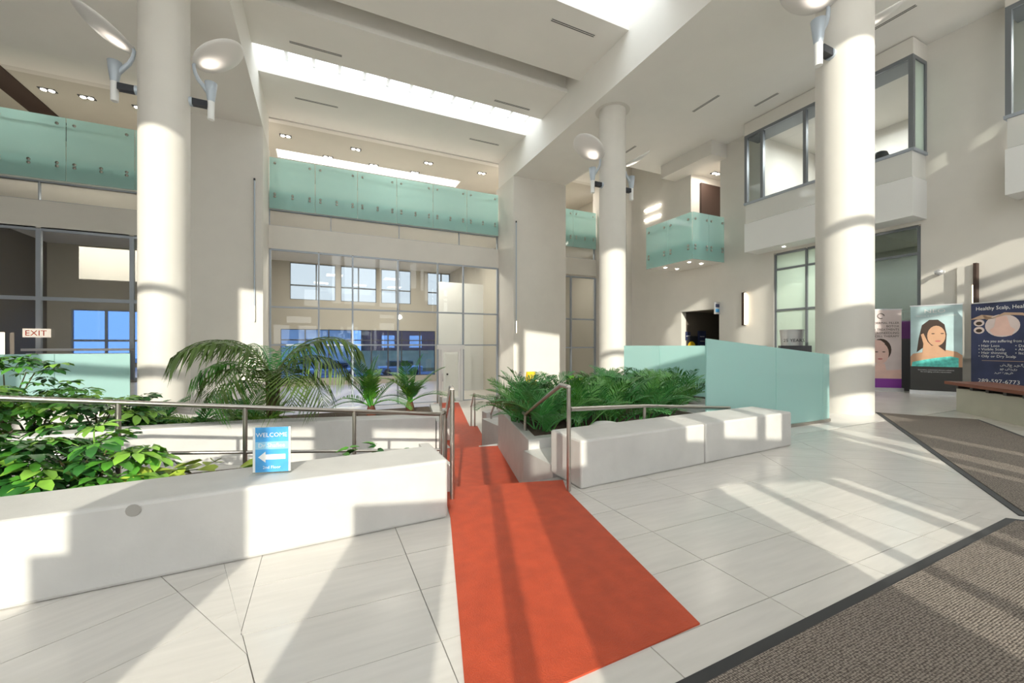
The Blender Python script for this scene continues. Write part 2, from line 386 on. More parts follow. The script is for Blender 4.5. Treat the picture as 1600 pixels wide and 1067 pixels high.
# ------------------------------------------------------------------ bench walls
def bench(name, x0, x1, label, dep=.5, h=.44):
    o = MB().prism([(x0, bl(x0)), (x1, bl(x1)), (x1, bl(x1)+dep), (x0, bl(x0)+dep)], 0, h).build(name, 'concrete')
    bevel(o, .02); return tag(o, label, 'bench', 'low concrete bench walls')
bl_o = bench('concrete_bench', -7, .87, 'long low concrete bench wall left of the red runner, blue sign on it')
bench('concrete_bench', 2.13, 3.83, 'low concrete bench block immediately right of the red runner', .55)
bench('concrete_bench', 3.845, 5.55, 'low concrete bench block with sun stripes, farther from the red runner', .55)
pk = MB().lathe([(.001, .0), (.032, .001), (.034, .002)], seg=14); k_ = pk.build('patch', 'stain', bl_o); k_.location = (-.93, bl(-.93)-.001, .40); k_.rotation_euler = (math.pi/2, 0, 0)
# ------------------------------------------------------------------ sunken garden left
st = MB()
st.prism([(-7, 4.3), (1.05, 4.3), (1.05, 4.4), (-7, 4.4)], LOW, [.32, .0, .0, .32])
st.box(.95, 1.05, 3.52, 4.4, LOW, .25)
struct(st.build('wall_planter', 'concrete'), 'low concrete wall between front planting and ramp')
struct(MB().prism([(-7, 3.4), (.95, 3.5), (.95, 4.3), (-7, 4.3)], -.3, .22).build('floor_soil', 'soil'), 'dark planting soil behind the left bench')
struct(MB().prism([(-2.2, 4.4), (1.15, 4.4), (1.55, 6.0), (-2.2, 6.0)], LOW, [0, -.46, -.48, 0]).build('floor_ramp', 'concrete'), 'concrete ramp sloping down to the red landing')
sbox('floor_ramp', 'concrete', -7, -2.2, 4.4, 6.0, LOW, 0, label='level head of the concrete ramp')
o = MB().prism([(-7, 5.75), (-2.2, 5.9), (-.6, 6.0), (1.55, 6.0), (1.55, 6.3), (-.6, 6.3), (-2.2, 6.2), (-7, 6.05)], LOW, [.34, .37, .33, .24, .24, .33, .37, .34]).build('wall_terrace', 'concrete')
struct(bevel(o), 'curved white terrace wall behind the ramp railing')
struct(MB().prism([(-7, 6.0), (1.6, 6.25), (1.9, 7.9), (-7, 7.9)], LOW, .12).build('floor_soil', 'soil'), 'planting soil of the palm bed')
struct(MB().prism([(1.56, 6.0), (1.68, 6.0), (2.1, 7.9), (1.92, 7.9)], LOW, .17).build('wall_terrace', 'concrete'), 'concrete end wall of the palm bed by the steps')
sbox('wall_terrace', 'concrete', -7, 2.1, 7.9, 8.05, LOW, -.05, label='concrete edge of the palm bed')
sbox('floor_ramp', 'concrete', -7, 2.6, 8.05, 9.7, LOW, -.95, label='lower concrete ramp behind the palm bed')
sbox('wall_terrace', 'concrete', -7, 2.9, 9.7, 9.95, LOW, -.25, label='far terrace wall left of the steps')
sbox('floor_soil', 'soil', -7, -2.4, 9.95, 11.4, LOW, -.35, label='planting soil below the left frosted guard')
# right
o = MB().prism([(2.22, 4.3), (5.6, 4.4), (5.6, 6.7), (2.85, 6.7)], LOW, .19).build('wall_planter', 'concrete'); struct(bevel(o), 'white planter box right of the steps')
struct(MB().prism([(2.38, 4.45), (5.5, 4.5), (5.5, 6.6), (2.98, 6.6)], .1, .2).build('floor_soil', 'soil'), 'soil in the right palm planter')
sbox('wall_planter', 'concrete', 3.0, 5.6, 6.9, 7.9, LOW, -.2, label='lower planter block beside the second steps')
struct(MB().prism([(3.65, 9.3), (6.6, 9.6), (6.6, 9.9), (3.65, 9.6)], LOW, [-.34, .05, .05, -.34]).build('wall_terrace', 'concrete'), 'sloping ramp wall right of the far steps')
sbox('floor_soil', 'soil', 5.6, 8.2, 5.2, 8.8, LOW, -.1, label='soil before the far frosted guard')
struct(MB().prism([(5.7, 6.2), (7.9, 5.0), (8.05, 5.2), (5.8, 6.5)], LOW, .12).build('wall_terrace', 'concrete'), 'curved white wall in front of the far frosted guard')
o = MB().lathe([(.30, 0), (.29, .12), (.24, .22), (.14, .29), (.03, .31)], seg=14).build('boulder', 'rock'); o.location = (3.15, 4.04, .07)
tag(o, 'rounded pale boulder behind the right bench by the palms', 'rock')
sbox('floor_ramp', 'concrete', 2.15, 5.6, 3.62, 4.3, LOW, .07, label='concrete strip behind the right bench')
# ------------------------------------------------------------------ railings
R_ = .019
def rail(name, label, group, posts, toprail, low=None):
    g = thing(name, label, 'railing', posts[0][0], 0, group); o0 = Vector(posts[0][0])
    rel = lambda P: tuple(Vector(P)-o0)
    for a, b_ in posts: MB().tube([rel(a), rel(b_)], R_, 10).build('post', 'steel', g)
    MB().tube([rel(p) for p in toprail], R_+.002, 10).build('handrail', 'steel', g)
    if low: MB().tube([rel(p) for p in low], R_*.8, 10).build('lower_rail', 'steel', g)
    return g
def rz1(x): return .84-(x+1.49)*.107
def rf(x): return 0 if x < -2.2 else -(x+2.2)*.122
xs = (-4.2, -2.9, -1.49, -.62, .3, 1.18)
rail('ramp_railing', 'long steel ramp railing behind the left bench and its foliage', 'steel railings', [((x, 4.36, min(.3, rf(x)+.25)), (x, 4.36, rz1(max(x, -2.3)))) for x in xs]+[((1.26, 4.5, -.42), (1.26, 4.5, rz1(1.2)))],
     [(-4.3, 4.36, rz1(-2.3)), (-2.3, 4.36, rz1(-2.3)), (1.18, 4.36, rz1(1.18)), (1.26, 4.5, rz1(1.2))], [(-2.3, 4.36, .50), (1.18, 4.36, .17)])
rail('ramp_railing', 'low steel railing behind the palm bed, lower down', 'steel railings', [((x, 7.97, -.06), (x, 7.97, .08)) for x in (-1.1, .1, 1.15, 2.05)], [(-2.5, 7.97, .10), (2.1, 7.97, .08)])
def hand(s0, s1, t_, z0, z1, label):
    a, b_ = pp(s0, t_, z0+(.009 if z0 == 0 else 0)), pp(s1, t_, z1); h = .9
    top = [(b_[0]+PS.x*.14, b_[1]+PS.y*.14, z1+h), (b_[0], b_[1], z1+h), (a[0]+PS.x*.22, a[1]+PS.y*.22, z0+h+.03), (a[0], a[1], z0+h+.03)]
    rail('stair_handrail', label, 'stair handrails', [(a, (a[0], a[1], z0+h+.03)), (b_, (b_[0], b_[1], z1+h))], top)
hand(.16, 1.9, .53, 0, -.5, 'steel stair handrail with tall near post, right of the first steps')
hand(.16, 1.9, -.50, 0, -.5, 'steel stair handrail at the end of the long bench, left of the first steps')
hand(3.8, 5.0, .52, -.5, -1, 'steel stair handrail right of the second steps')
hand(3.8, 5.0, -.52, -.5, -1, 'steel stair handrail left of the second steps')
hand(8.3, 9.4, .52, -1, -1.5, 'small far steel handrail right of the third steps')
hand(8.3, 9.4, -.52, -1, -1.5, 'small far steel handrail left of the third steps')
rail('ramp_railing', 'horizontal steel railing crossing in front of the right palms', 'steel railings', [((3.55, 3.82, .07), (3.55, 3.82, .56)), ((5.2, 3.95, .07), (5.2, 3.95, .42))], [pp(.18, .55, .73), (3.55, 3.82, .57), (5.25, 3.96, .42)])
rail('ramp_railing', 'steel railing on the sloping wall by the far steps', 'steel railings', [((4.0, 9.45, -.3), (4.0, 9.45, -.05)), ((5.6, 9.62, -.08), (5.6, 9.62, .2))], [(3.7, 9.42, -.1), (5.9, 9.66, .25)])
# ------------------------------------------------------------------ columns and lamps
def column(x, y, zb, label):
    o = MB().lathe([(.46, zb), (.46, 9.9)], (0, 0), 48).build('round_column', 'column'); o.location = (x, y, 0)
    tag(o, label, 'column', 'round columns')
column(-3.2, 11.7, 0, 'round cream column at left, lower part behind leafy shrubs')
column(9.4, 11.7, 0, 'round cream column in the middle, behind the palms')
column(9.4, 4.58, 0, 'large round cream column at right beside frosted screen')
for (x, y) in ((-3.2, 11.7), (9.4, 11.7), (9.4, 4.58)):
    o = MB().lathe([(.60, ZL-.004), (.60, ZL+.0)], (x, y), 40).build('trim_collar', 'plaster'); struct(o, 'round recess where a column meets the ceiling')
def lamp(cx, cy, rz, label):
    g = thing('column_uplight', label, 'lamp', (cx, cy, 6.6), rz, 'reflector uplights on columns')
    MB().box(.50, .80, -.07, .07, .26, .40).build('bracket', 'black', g)
    b = MB().tube([(.45, 0, .33), (.51, 0, .33)], .10, 16).build('mount_plate', 'lampmetal', g)
    MB().lathe([(.068, 0), (.072, .42)], (.86, 0), 18).build('post', 'white', g)
    MB().lathe([(.073, .42), (.10, .62), (.125, .86), (.115, .86), (.09, .7)], (.86, 0), 18).build('cup', 'lampmetal', g)
    pts = [(.86, 0, .55), (.74, 0, .72), (.62, 0, .88), (.56, 0, 1.02), (.53, 0, 1.18), (.56, 0, 1.27)]
    MB().tube(pts, [.055, .05, .045, .04, .035, .03], 10).build('arm', 'lampmetal', g)
    d = MB(); prof = [(.001, -.14), (.20, -.125), (.38, -.085), (.52, -.03), (.58, .0), (.58, .015), (.001, .02)]
    d.lathe(prof, seg=36); q = d.build('reflector_disc', 'disc', g)
    q.location = (.53+.58*.85, 0, 1.22+.58*.53); q.rotation_euler = (0, -math.radians(32), 0)
    l = bpy.data.lights.new('lamp', 'SPOT'); l.energy = 16; l.spot_size = math.radians(75); l.spot_blend = 1.0; l.color = (1, .9, .8); l.shadow_soft_size = .05
    lo = bpy.data.objects.new('bulb_light', l); COL.objects.link(lo); lo.parent = g; lo.location = (.86, 0, .9); lo.rotation_euler = (math.pi, 0, 0)
lamp(-3.2, 11.7, 0, 'grey column uplight with pale disc on right side of left column')
lamp(-3.2, 11.7, math.pi, 'grey column uplight on left side of left column, disc edge-on')
lamp(9.4, 11.7, math.pi, 'grey column uplight with pale disc, left side of middle column')
lamp(9.4, 11.7, 0, 'grey column uplight mostly behind right side of middle column')
lamp(9.4, 4.58, math.pi, 'large grey column uplight cropped by the top of view, on right column')
lamp(9.4, 4.58, 0, 'grey column uplight hidden behind the right column, sliver showing')
# ------------------------------------------------------------------ back wall, piers, openings
for nm, a, b_, lb in (('wall_back_left', -4.4, XL, 'tall cream pier left of the glass wall'), ('wall_back_right', XR, 11.54, 'tall cream pier right of the glass wall')):
    sbox(nm, 'plaster', a, b_, 18.13, 20.3, LOW, ZL, label=lb)
sbox('wall_back_corner', 'plaster', 14.85, XW+.3, 17.3, 20.3, LOW, 10.9, label='narrow wall strip at the right corner')
bk = MB()
bk.box(-14, 16, 20.0, 20.3, 5.42, 6.4); bk.box(-14, 16, 20.05, 20.4, 7.12, 7.9); bk.box(-14, 16, 20.0, 20.3, 10.9, 12.4)
struct(bk.build('wall_back', 'plaster'), 'cream horizontal bands of the back wall')
def tubelight(x, z0, z1, label):
    g = thing('wall_tube_light', label, 'lamp', (x, 18.13, z0), 0, 'slender vertical wall lights')
    MB().tube([(0, -.05, 0), (0, -.05, (z1-z0)*.985)], .028, 10).build('tube', 'lampmetal', g)
    MB().tube([(0, -.05, (z1-z0)*.985), (0, -.05, z1-z0)], .032, 10).build('end_cap', 'black', g)
    MB().box(-.02, .02, -.05, 0, .3, .36).build('bracket', 'lampmetal', g)
    MB().tube([(0, -.085, .02), (0, -.085, .6)], .010, 6).build('lit_strip', 'warmbar', g)
tubelight(-2.27, 2.2, 7.6, 'slender vertical tube light on pier left of glass wall')
tubelight(8.66, 1.9, 7.4, 'slender vertical tube light on pier right of glass wall')
def glaze(name, label, xs_, zs_, y, mat='clear', fw=.07, frame='alu', skip=()):
    g = struct(ob(name, None), label)
    for x in xs_: bx('mullion', frame, g, x-fw/2, x+fw/2, y-.06, y+.06, zs_[0], zs_[-1])
    for z in zs_:
        for a, b_ in zip(xs_, xs_[1:]): bx('transom', frame, g, a+fw/2, b_-fw/2, y-.05, y+.05, z-fw/2, z+fw/2)
    for i, (a, b_) in enumerate(zip(xs_, xs_[1:])):
        for j, (c, d) in enumerate(zip(zs_, zs_[1:])):
            if (i, j) in skip: continue
            bx('pane', mat, g, a+fw/2, b_-fw/2, y-.008, y+.008, c+fw/2, d-fw/2)
    return g
glaze('window_1', 'tall glass wall with grey mullions between the two piers', [XL+.05, -.09, 1.31, 3.33, 5.26, 6.59, 8.48], [LOW, 1.33, 2.95, 5.38], 20.05, skip=((4, 0),))
for k in (0,): pass
glaze('window_2', 'tall glazing at far left behind the column', [-13.9, -11.5, -8.97, -6.45, -4.45], [0.02, 2.96, 5.4], 20.05, fw=.13)
glaze('window_3', 'narrow glazing right of the right pier', [11.6, 13.1, 14.8], [LOW, 1.19, 2.84, 5.3], 20.05, fw=.08)
glaze('window_7', 'clerestory strip below the upper guard', [-13.9, -9.0, -5.0, XL+.02, .4, 3.4, 6.4, 8.5, 11.7, 14.8], [6.42, 7.1], 20.15, fw=.03)
dr = struct(ob('door_1', None), 'glazed entrance door in the glass wall with pale frame')
for a, b_ in ((5.30, 5.40), (6.44, 6.55)): bx('frame', 'white', dr, a, b_, 19.96, 20.08, LOW, 1.3)
bx('frame', 'white', dr, 5.22, 6.62, 19.92, 20.08, 1.12, 1.34)
bx('leaf_stile', 'white', dr, 5.42, 5.52, 19.97, 20.05, LOW, 1.1); bx('leaf_stile', 'white', dr, 6.32, 6.43, 19.97, 20.05, LOW, 1.1)
bx('leaf_rail', 'white', dr, 5.52, 6.32, 19.97, 20.05, LOW, LOW+.2); bx('leaf_rail', 'white', dr, 5.52, 6.32, 19.97, 20.05, .98, 1.1)
bx('pane', 'clear', dr, 5.52, 6.32, 20.0, 20.02, LOW+.2, .98)
MB().tube([(5.48, 19.97, -.45), (5.48, 19.85, -.45), (5.48, 19.85, -.1), (5.48, 19.97, -.1)], .02, 8).build('handle', 'silver', dr)
# glass guards with standoffs
st_me = MB().lathe([(.045, 0), (.05, .012), (.05, .03), (.001, .032)], seg=12).mesh('standoff', 'steel')
def guard(label, pts, z0, z1, nper, slab=True, mat='greenglass', top=True):
    """face-fixed glass guard along a polyline of panel joints"""
    g = thing('glass_guard', label, 'glass guard', (*pts[0], z0), 0, 'green glass guards'); o0 = Vector((*pts[0], z0))
    for a, b_ in zip(pts, pts[1:]):
        a = Vector((*a, 0)); b_ = Vector((*b_, 0)); d = (b_-a).normalized(); n = Vector((d.y, -d.x, 0)); L = (b_-a).length; e = .012
        gp = MB().obox(a+d*e-o0+Vector((0, 0, z0)), d*(L-2*e), n*.02, (0, 0, z1-z0)).build('glass_panel', mat, g)
        rz = math.atan2(n.y, n.x)
        for f in ([.12, .5, .88] if nper == 3 else [.15, .85]):
            for dz in (.50, .62): ob('standoff', st_me, gp, a+d*L*f+n*.02+Vector((0, 0, z0+dz))-o0, (0, math.pi/2, rz))
        if top:
            for f in (.12, .88): ob('standoff', st_me, gp, a+d*L*f+n*.02+Vector((0, 0, z1-.24))-o0, (0, math.pi/2, rz))
    if top:
        MB().tube([Vector((*p, 0))-o0+Vector((0, .09, z1-.24)) for p in pts], .022, 8).build('handrail', 'steel', g)
    return g
def lin(a, b_, n): return [a+(b_-a)*i/n for i in range(n+1)]
guard('long green glass guard above the tall glass wall', [(x, 19.95) for x in lin(XL+.02, 8.5, 6)], 7.1, 9.25, 3)
guard('green glass guard of the upper floor at far left', [(x, 19.95) for x in lin(-13.9, -4.45, 5)], 7.15, 9.4, 3)
guard('green glass guard of the upper floor between right pier and column', [(x, 19.95) for x in lin(11.6, 14.8, 2)], 7.0, 9.15, 3)
# hall behind
sbox('wall_hall_left', 'hallgrey', -14.3, -14, -3, 33, LOW, 13, label='left side wall of the building')
hw = holes(MB(), (0, 32, 0), (1, 0, 0), (0, 1, 0), -14.3, 17, LOW, 13, .3, [(-1.94, .95, 4.5, 7.05), (1.3, 3.75, 4.5, 7.05), (4.1, 6.3, 4.5, 7.05), (7.6, 9.9, 4.5, 7.05), (-2.5, 8.2, LOW+.5, 2.45), (-13, -8.5, .2, 3.4)])
struct(hw.build('wall_hall_back', 'hallwall'), 'far beige wall of the rear hall with high windows')
sbox('ceiling', 'ceiling', -14, 17, 20.3, 32, 7.12, 7.9, label='ceiling of the rear hall')
h2 = MB(); h2.box(-14, 17, 20.3, 22.97, 10.9, 11.1); h2.box(-14, 17, 24.0, 32, 10.9, 11.1); h2.box(-14, XL, 22.97, 24, 10.9, 11.1); h2.box(7.4, 17, 22.97, 24, 10.9, 11.1)
struct(h2.build('ceiling', 'hallwall'), 'beige ceiling of the upper floor')
sbox('wall_hall_upper', 'hallwall', -14, 17, 27, 27.2, 7.9, 11, label='beige wall behind the upper floor')
sbox('trim_skylight', 'well', XL, 7.4, 23.95, 23.99, 10.905, 11.8, label='pale lining of the upper floor rooflight')
sbox('wall_hall_divider', 'hallgrey', -4.3, -4.1, 20.3, 32, LOW, 7.12, label='grey wall dividing the left hall')
sbox('wall_hall_side', 'hallwall', 16.4, 16.7, 20.0, 32.3, LOW, 13, label='right end wall of the rear hall')
sbox('wall_hall_divider', 'hallwall', 9.4, 9.6, 20.3, 32, LOW, 7.12, label='beige wall right of the rear hall')
sbox('floor', 'lower_floor', -14, -4.3, 20.3, 32, -.3, 0, label='floor of the left hall')
sbox('wall_hall_bulkhead', 'plaster', -9.5, -4.3, 24, 24.3, 4.2, 5.6, label='pale bulkhead hanging in the left hall')
glaze('window_8', 'high windows of the rear hall', [-1.94, -.3, .95], [4.5, 5.5, 7.05], 32.1, 'skyglass', .09, 'alu_dark')
glaze('window_9', 'high windows of the rear hall, second bay', [1.3, 2.5, 3.75], [4.5, 5.5, 7.05], 32.1, 'skyglass', .09, 'alu_dark')
glaze('window_10', 'high windows of the rear hall, third bay', [4.1, 5.2, 6.3], [4.5, 5.5, 7.05], 32.1, 'skyglass', .09, 'alu_dark')
glaze('window_11', 'high windows of the rear hall, fourth bay', [7.6, 8.7, 9.4], [4.5, 5.5, 7.05], 32.1, 'skyglass', .09, 'alu_dark')
glaze('window_12', 'blue tinted street windows at the far side of the hall', [-2.5, -1.0, .5, 2.0, 3.4, 4.6, 5.6, 7.0, 8.2], [LOW+.5, 1.7, 2.45], 32.1, 'blueglass', .08, 'darkgrey')
glaze('window_13', 'dark shop windows in the left hall', [-13, -11.5, -10, -8.5], [.2, 1.6, 3.4], 32.1, 'blueglass', .12, 'alu')
wl = sbox('wall_hall_white', 'white', 6.5, 9.4, 24.5, 24.7, LOW, 5.2, label='white wall behind the glazed door')
dd = struct(ob('door_2', None), 'white double service door seen through the glass wall')
for a in (6.9, 7.75):
    lf = bx('leaf', 'white', dd, a, a+.82, 24.42, 24.5, LOW, .8); bx('lever', 'black', lf, a+.06, a+.16, 24.36, 24.42, -.5, -.4)
# downlights
def downlight(x, y, z, label, n=2):
    g = thing('recessed_downlight', label, 'ceiling light', (x, y, z), 0, 'twin recessed downlights')
    bx('trim_frame', 'black', g, -.24, .24, -.13, .13, -.02, 0)
    for q in (-.11, .11):
        MB().lathe([(.085, -.035), (.085, -.02)], (q, 0), 12).build('lens', 'lightpanel', g)
for x, lb in ((-1.47, 'first from the left pier'), (1.54, 'second from the left pier'), (5.11, 'third from the left pier'), (8.1, 'nearest the right pier')):
    downlight(x, 21.36, 10.9, 'twin recessed downlight in upper floor ceiling, front row, '+lb)
for x, lb in ((.32, 'left'), (2.54, 'middle'), (4.71, 'right')): downlight(x, 22.85, 10.9, 'twin recessed downlight by the upper rooflight, '+lb+' one of three')
downlight(13.0, 21.4, 10.9, 'twin recessed downlight in upper floor ceiling right of right pier')
for x, lb in ((-9.3, 'leftmost'), (-8.2, 'middle'), (-6.6, 'nearest the left column')): downlight(x, 21.3, 10.9, 'twin recessed downlight in far left upper ceiling, '+lb)
sbox('trim_band', 'brown', -10.8, -9.95, 17, 26.5, 10.85, 10.9, label='dark brown band in the far left upper ceiling')
for i, (x, y) in enumerate(((-9.6, 22), (-7, 22), (0, 23), (3.3, 23), (6.5, 23), (1, 28), (5.5, 28), (13.2, 23))):
    l = bpy.data.lights.new('hall_light', 'AREA'); l.size = 1.2; l.energy = 130; l.color = (1, .93, .82)
    o = bpy.data.objects.new('hall_light', l); COL.objects.link(o); o.location = (x, y, 7.0)
for x in (-9.6, -3.2, 3.3, 9, 13.2):
    l = bpy.data.lights.new('upper_floor_light', 'AREA'); l.size = 1.0; l.energy = 75; l.color = (1, .93, .82)
    o = bpy.data.objects.new('upper_floor_light', l); COL.objects.link(o); o.location = (x, 21.4, 10.8)
# starburst pendant in the hall
g = thing('starburst_pendant', 'small round starburst pendant hanging behind the glass wall', 'lamp', (4.0, 23.5, 2.9))
MB().tube([(0, 0, .1), (0, 0, 4.2)], .008, 6).build('cord', 'darkgrey', g); MB().lathe([(.02, -.12), (.11, -.06), (.12, 0), (.11, .06), (.02, .12)], seg=12).build('core', 'lightpanel', g)
for k in range(14):
    a = k*2*math.pi/14; MB().tube([(.1*math.cos(a), 0, .1*math.sin(a)), (.28*math.cos(a), 0, .28*math.sin(a))], .008, 5).build('ray', 'silver', g)
# left hall bits
g = thing('exit_sign', 'red lettered EXIT sign on the far left mullion', 'sign', (-8.97, 19.93, 1.74))
cs_ = bx('case', 'exitface', g, -.33, .33, -.06, .06, -.15, .15); text(cs_, 'EXIT', .27, (0, -.062, -.095), (math.pi/2, 0, 0), 'redtext')
g = thing('wall_sconce', 'narrow warm vertical light at far left behind guard', 'lamp', (-9.75, 19.8, 0)); bx('glow_bar', 'warmbar', g, -.04, .04, -.03, .03, .3, 1.75); bx('base', 'wood', g, -.06, .06, -.05, .05, 0, .3)
g = thing('display_counter', 'long pale counter with small goods behind left glazing', 'counter', (-8.2, 19.6, 0)); bx('top', 'silver', g, -.9, 1.9, -.25, .15, 1.12, 1.2); bx('body', 'alu_dark', g, -.8, 1.8, -.2, .1, 0, 1.0)
bx('shelf', 'white', g, -.8, 1.8, -.2, .1, 1.0, 1.03)
# exterior beyond the rear windows
sbox('ground_street', 'asphalt', -60, 70, 32.5, 120, -1.75, -1.6, label='grey street outside the rear windows')
o = MB().prism([(4, 46), (40, 46), (40, 60), (4, 60)], -1.6, [-1.2, -1.2, .6, .6]).build('ground_bank', 'grass_far'); struct(o, 'dry grass bank across the street')
g = thing('street_building', 'brick building across the street seen through blue windows', 'building', (14, 62, -1.6)); bx('wall', 'brick_far', g, -8, 14, 0, 10, 0, 6.5); bx('roof', 'charcoal', g, -8.3, 14.3, -.3, 10.3, 6.5, 7)
for i in range(5): bx('window', 'white', g, -6+i*4, -4.2+i*4, -.06, 0, 2.6, 4.4)
g = thing('street_building', 'low grey roofed house across the street at left', 'building', (-6, 66, -1.6)); bx('wall', 'hallwall', g, -12, 10, 0, 10, 0, 5.5); MB().prism([(-12.5, -.5), (10.5, -.5), (10.5, 10.5), (-12.5, 10.5)], 5.5, [6, 6, 9, 9]).build('roof', 'asphalt', g)
def car(x, y, mat, label):
    g = thing('parked_car', label, 'car', (x, y, -1.6))
    b_ = MB().box(-2.1, 2.1, -.85, .85, .3, .85).build('body', mat, g); bevel(b_, .12, 3)
    c = MB().prism([(-1.3, -.75), (1.2, -.75), (1.2, .75), (-1.3, .75)], .85, 1.4).build('cabin', 'storeglass', g); bevel(c, .2, 3)
    for a in (-1.35, 1.35):
        for s_ in (-.8, .8): MB().tube([(a, s_-.1, .32), (a, s_+.1, .32)], .32, 16).build('wheel', 'black', g)
car(1.0, 40, 'white', 'white car parked outside the blue windows'); car(7.2, 42, 'silver', 'silver car parked outside near the grass bank')
# ------------------------------------------------------------------ right wall
rw = holes(MB(), (XW, 0, 0), (0, 1, 0), (1, 0, 0), -6.5, 20.3, LOW, 9.7, .3,
           [(5.55, 9.65, 0, 4.7), (11.95, 13.95, 0, 2.87), (11.9, 13.4, 5.5, 9.1), (5.6, 10.1, 5.0, 9.4), (0, 3.6, 5.0, 9.4)])
rw.box(XW, XW+.3, 14.8, 20.3, 9.7, 11)
struct(rw.build('wall_right', 'plaster'), 'tall cream right wall with shop fronts and bay windows')
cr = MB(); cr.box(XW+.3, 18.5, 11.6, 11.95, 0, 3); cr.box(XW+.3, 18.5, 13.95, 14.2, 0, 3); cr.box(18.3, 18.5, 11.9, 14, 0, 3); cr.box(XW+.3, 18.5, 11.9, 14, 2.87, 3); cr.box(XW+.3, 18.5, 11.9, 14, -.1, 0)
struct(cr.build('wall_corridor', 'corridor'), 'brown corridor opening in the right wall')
cr = MB(); cr.box(XW+.3, 18, 11.5, 11.9, 5.3, 9.5); cr.box(XW+.3, 18, 13.4, 13.6, 5.3, 9.5); cr.box(17.5, 17.7, 11.5, 13.6, 5.3, 9.5); cr.box(XW+.3, 18, 11.5, 13.6, 9.1, 9.3)
struct(cr.build('wall_alcove', 'plaster'), 'upper alcove behind the glass balcony')
sbox('trim_alcove', 'brown', 15.75, 17.5, 13.3, 13.4, 5.5, 8.75, label='dark brown panelling in the upper alcove')
for q in (12.3, 12.9):
    downlight(16.2, q, 9.1, 'twin recessed downlight in alcove above glass balcony, '+('near' if q < 12.5 else 'far')+' one')
o = MB().box(14.3, XW, 11.6, 14.3, 9.05, ZL).build('wall_bulkhead', 'plaster'); struct(o, 'square bulkhead above the glass balcony')
l = bpy.data.lights.new('alcove_light', 'AREA'); l.size = .8; l.energy = 40; l.color = (1, .93, .82); o = bpy.data.objects.new('alcove_light', l); COL.objects.link(o); o.location = (15.6, 12.6, 9.0)
# glass balcony
g = thing('glass_balcony', 'green glass balcony box projecting from the right wall', 'balcony', (13.32, 11.67, 4.74)); o0 = Vector((13.32, 11.67, 4.74))
bx('floor_slab', 'ceiling', g, .06, XW-13.32, .06, 2.5, .02, .75)
for x, y in ((.5, .6), (1.2, .6), (.5, 1.9), (1.2, 1.9)): MB().lathe([(.06, .0), (.06, .02)], (x, y), 12).build('downlight', 'lightpanel', g)
def bpanel(a, b_, n):
    a = Vector(a); b_ = Vector(b_); d = b_-a; n = Vector(n)
    gp = MB().obox(a+d*.006, d*.988, n*.02, (0, 0, 1.86)).build('glass_panel', 'greenglass', g)
    for f in (.14, .86):
        for z in (.42, .55, 1.6): ob('standoff', st_me, gp, a+d*f+n*.021+Vector((0, 0, z)), (0, math.pi/2, math.atan2(n.y, n.x)))
for k in range(2): bpanel((.0, 2.53-k*1.265, 0), (.0, 1.265-k*1.265, 0), (-1, 0, 0))
for k in range(2): bpanel((k*.9, 0, 0), (k*.9+.9, 0, 0), (0, -1, 0))
bx('handrail', 'steel', g, .08, .12, .1, 2.5, 1.58, 1.62)
# bay windows
def bay(y0, y1, label, muls):
    g = struct(ob('window_bay', None), label); X0 = 14.42
    bx('apron', 'white', g, X0, XW, y0, y1, 4.8, 5.86)
    bx('spandrel', 'glosspanel', g, X0+.02, X0+.06, y0+.03, y1-.03, 5.88, 6.56)
    bx('spandrel_end', 'glosspanel', g, X0+.06, XW, y0+.03, y0+.07, 5.88, 6.56)
    bx('sill', 'alu', g, X0-.02, XW, y0-.02, y1+.02, 6.56, 6.64); bx('head', 'alu_dark', g, X0, XW, y0, y1, 9.06, 9.16)
    bx('header_panel', 'plaster', g, X0, XW, y0, y1, 9.16, ZL-.02)
    for y in [y0]+muls+[y1-.1]: bx('mullion', 'alu_dark', g, X0, X0+.12, y, y+.1, 6.64, 9.06)
    bx('mullion', 'alu_dark', g, XW-.1, XW, y0, y0+.08, 6.64, 9.06)
    ys = [y0]+muls+[y1-.1]
    for a, b_ in zip(ys, ys[1:]): bx('pane', 'greyglass', g, X0+.05, X0+.06, a+.1, b_, 6.64, 9.06)
    bx('end_pane', 'frostpane', g, X0+.12, XW-.1, y0+.03, y0+.045, 6.64, 9.06)
    for q in (.25, .5, .75): MB().lathe([(.05, 4.79), (.05, 4.80)], ((X0+XW)/2, y0+(y1-y0)*q), 12).build('soffit_light', 'lightpanel', g)
bay(5.42, 10.26, 'projecting bay window with grey frame beside the right column', [6.9, 8.1, 9.55])
bay(-.6, 3.79, 'projecting bay window at the right edge of the view', [1.5, 2.7])
rm = MB(); rm.box(XW+.3, 19, -1, 10.6, 9.4, 9.6); rm.box(XW+.3, 19, -1, 10.6, 4.9, 5.0); rm.box(19, 19.2, -1, 10.6, 4.9, 9.6); rm.box(XW+.3, 19, 10.3, 10.6, 4.9, 9.6); rm.box(XW+.3, 19, 4.2, 4.5, 4.9, 9.6)
struct(rm.build('wall_office', 'plaster'), 'office room walls behind the bay windows')
for y in (8, 2):
    l = bpy.data.lights.new('office_fill', 'AREA'); l.size = 1.5; l.energy = 260; o = bpy.data.objects.new('office_fill', l); COL.objects.link(o); o.location = (16.8, y, 9.2)  # unseen area lights added to brighten the office behind the bays
g = thing('office_door_frame', 'dark door frame inside the bay window room', 'door', (17.5, 8.2, 5.0)); bx('jamb', 'brown', g, 0, .1, -.06, .06, 0, 3.1); bx('leaf', 'white', g, .05, .1, .06, .9, 0, 3.0)
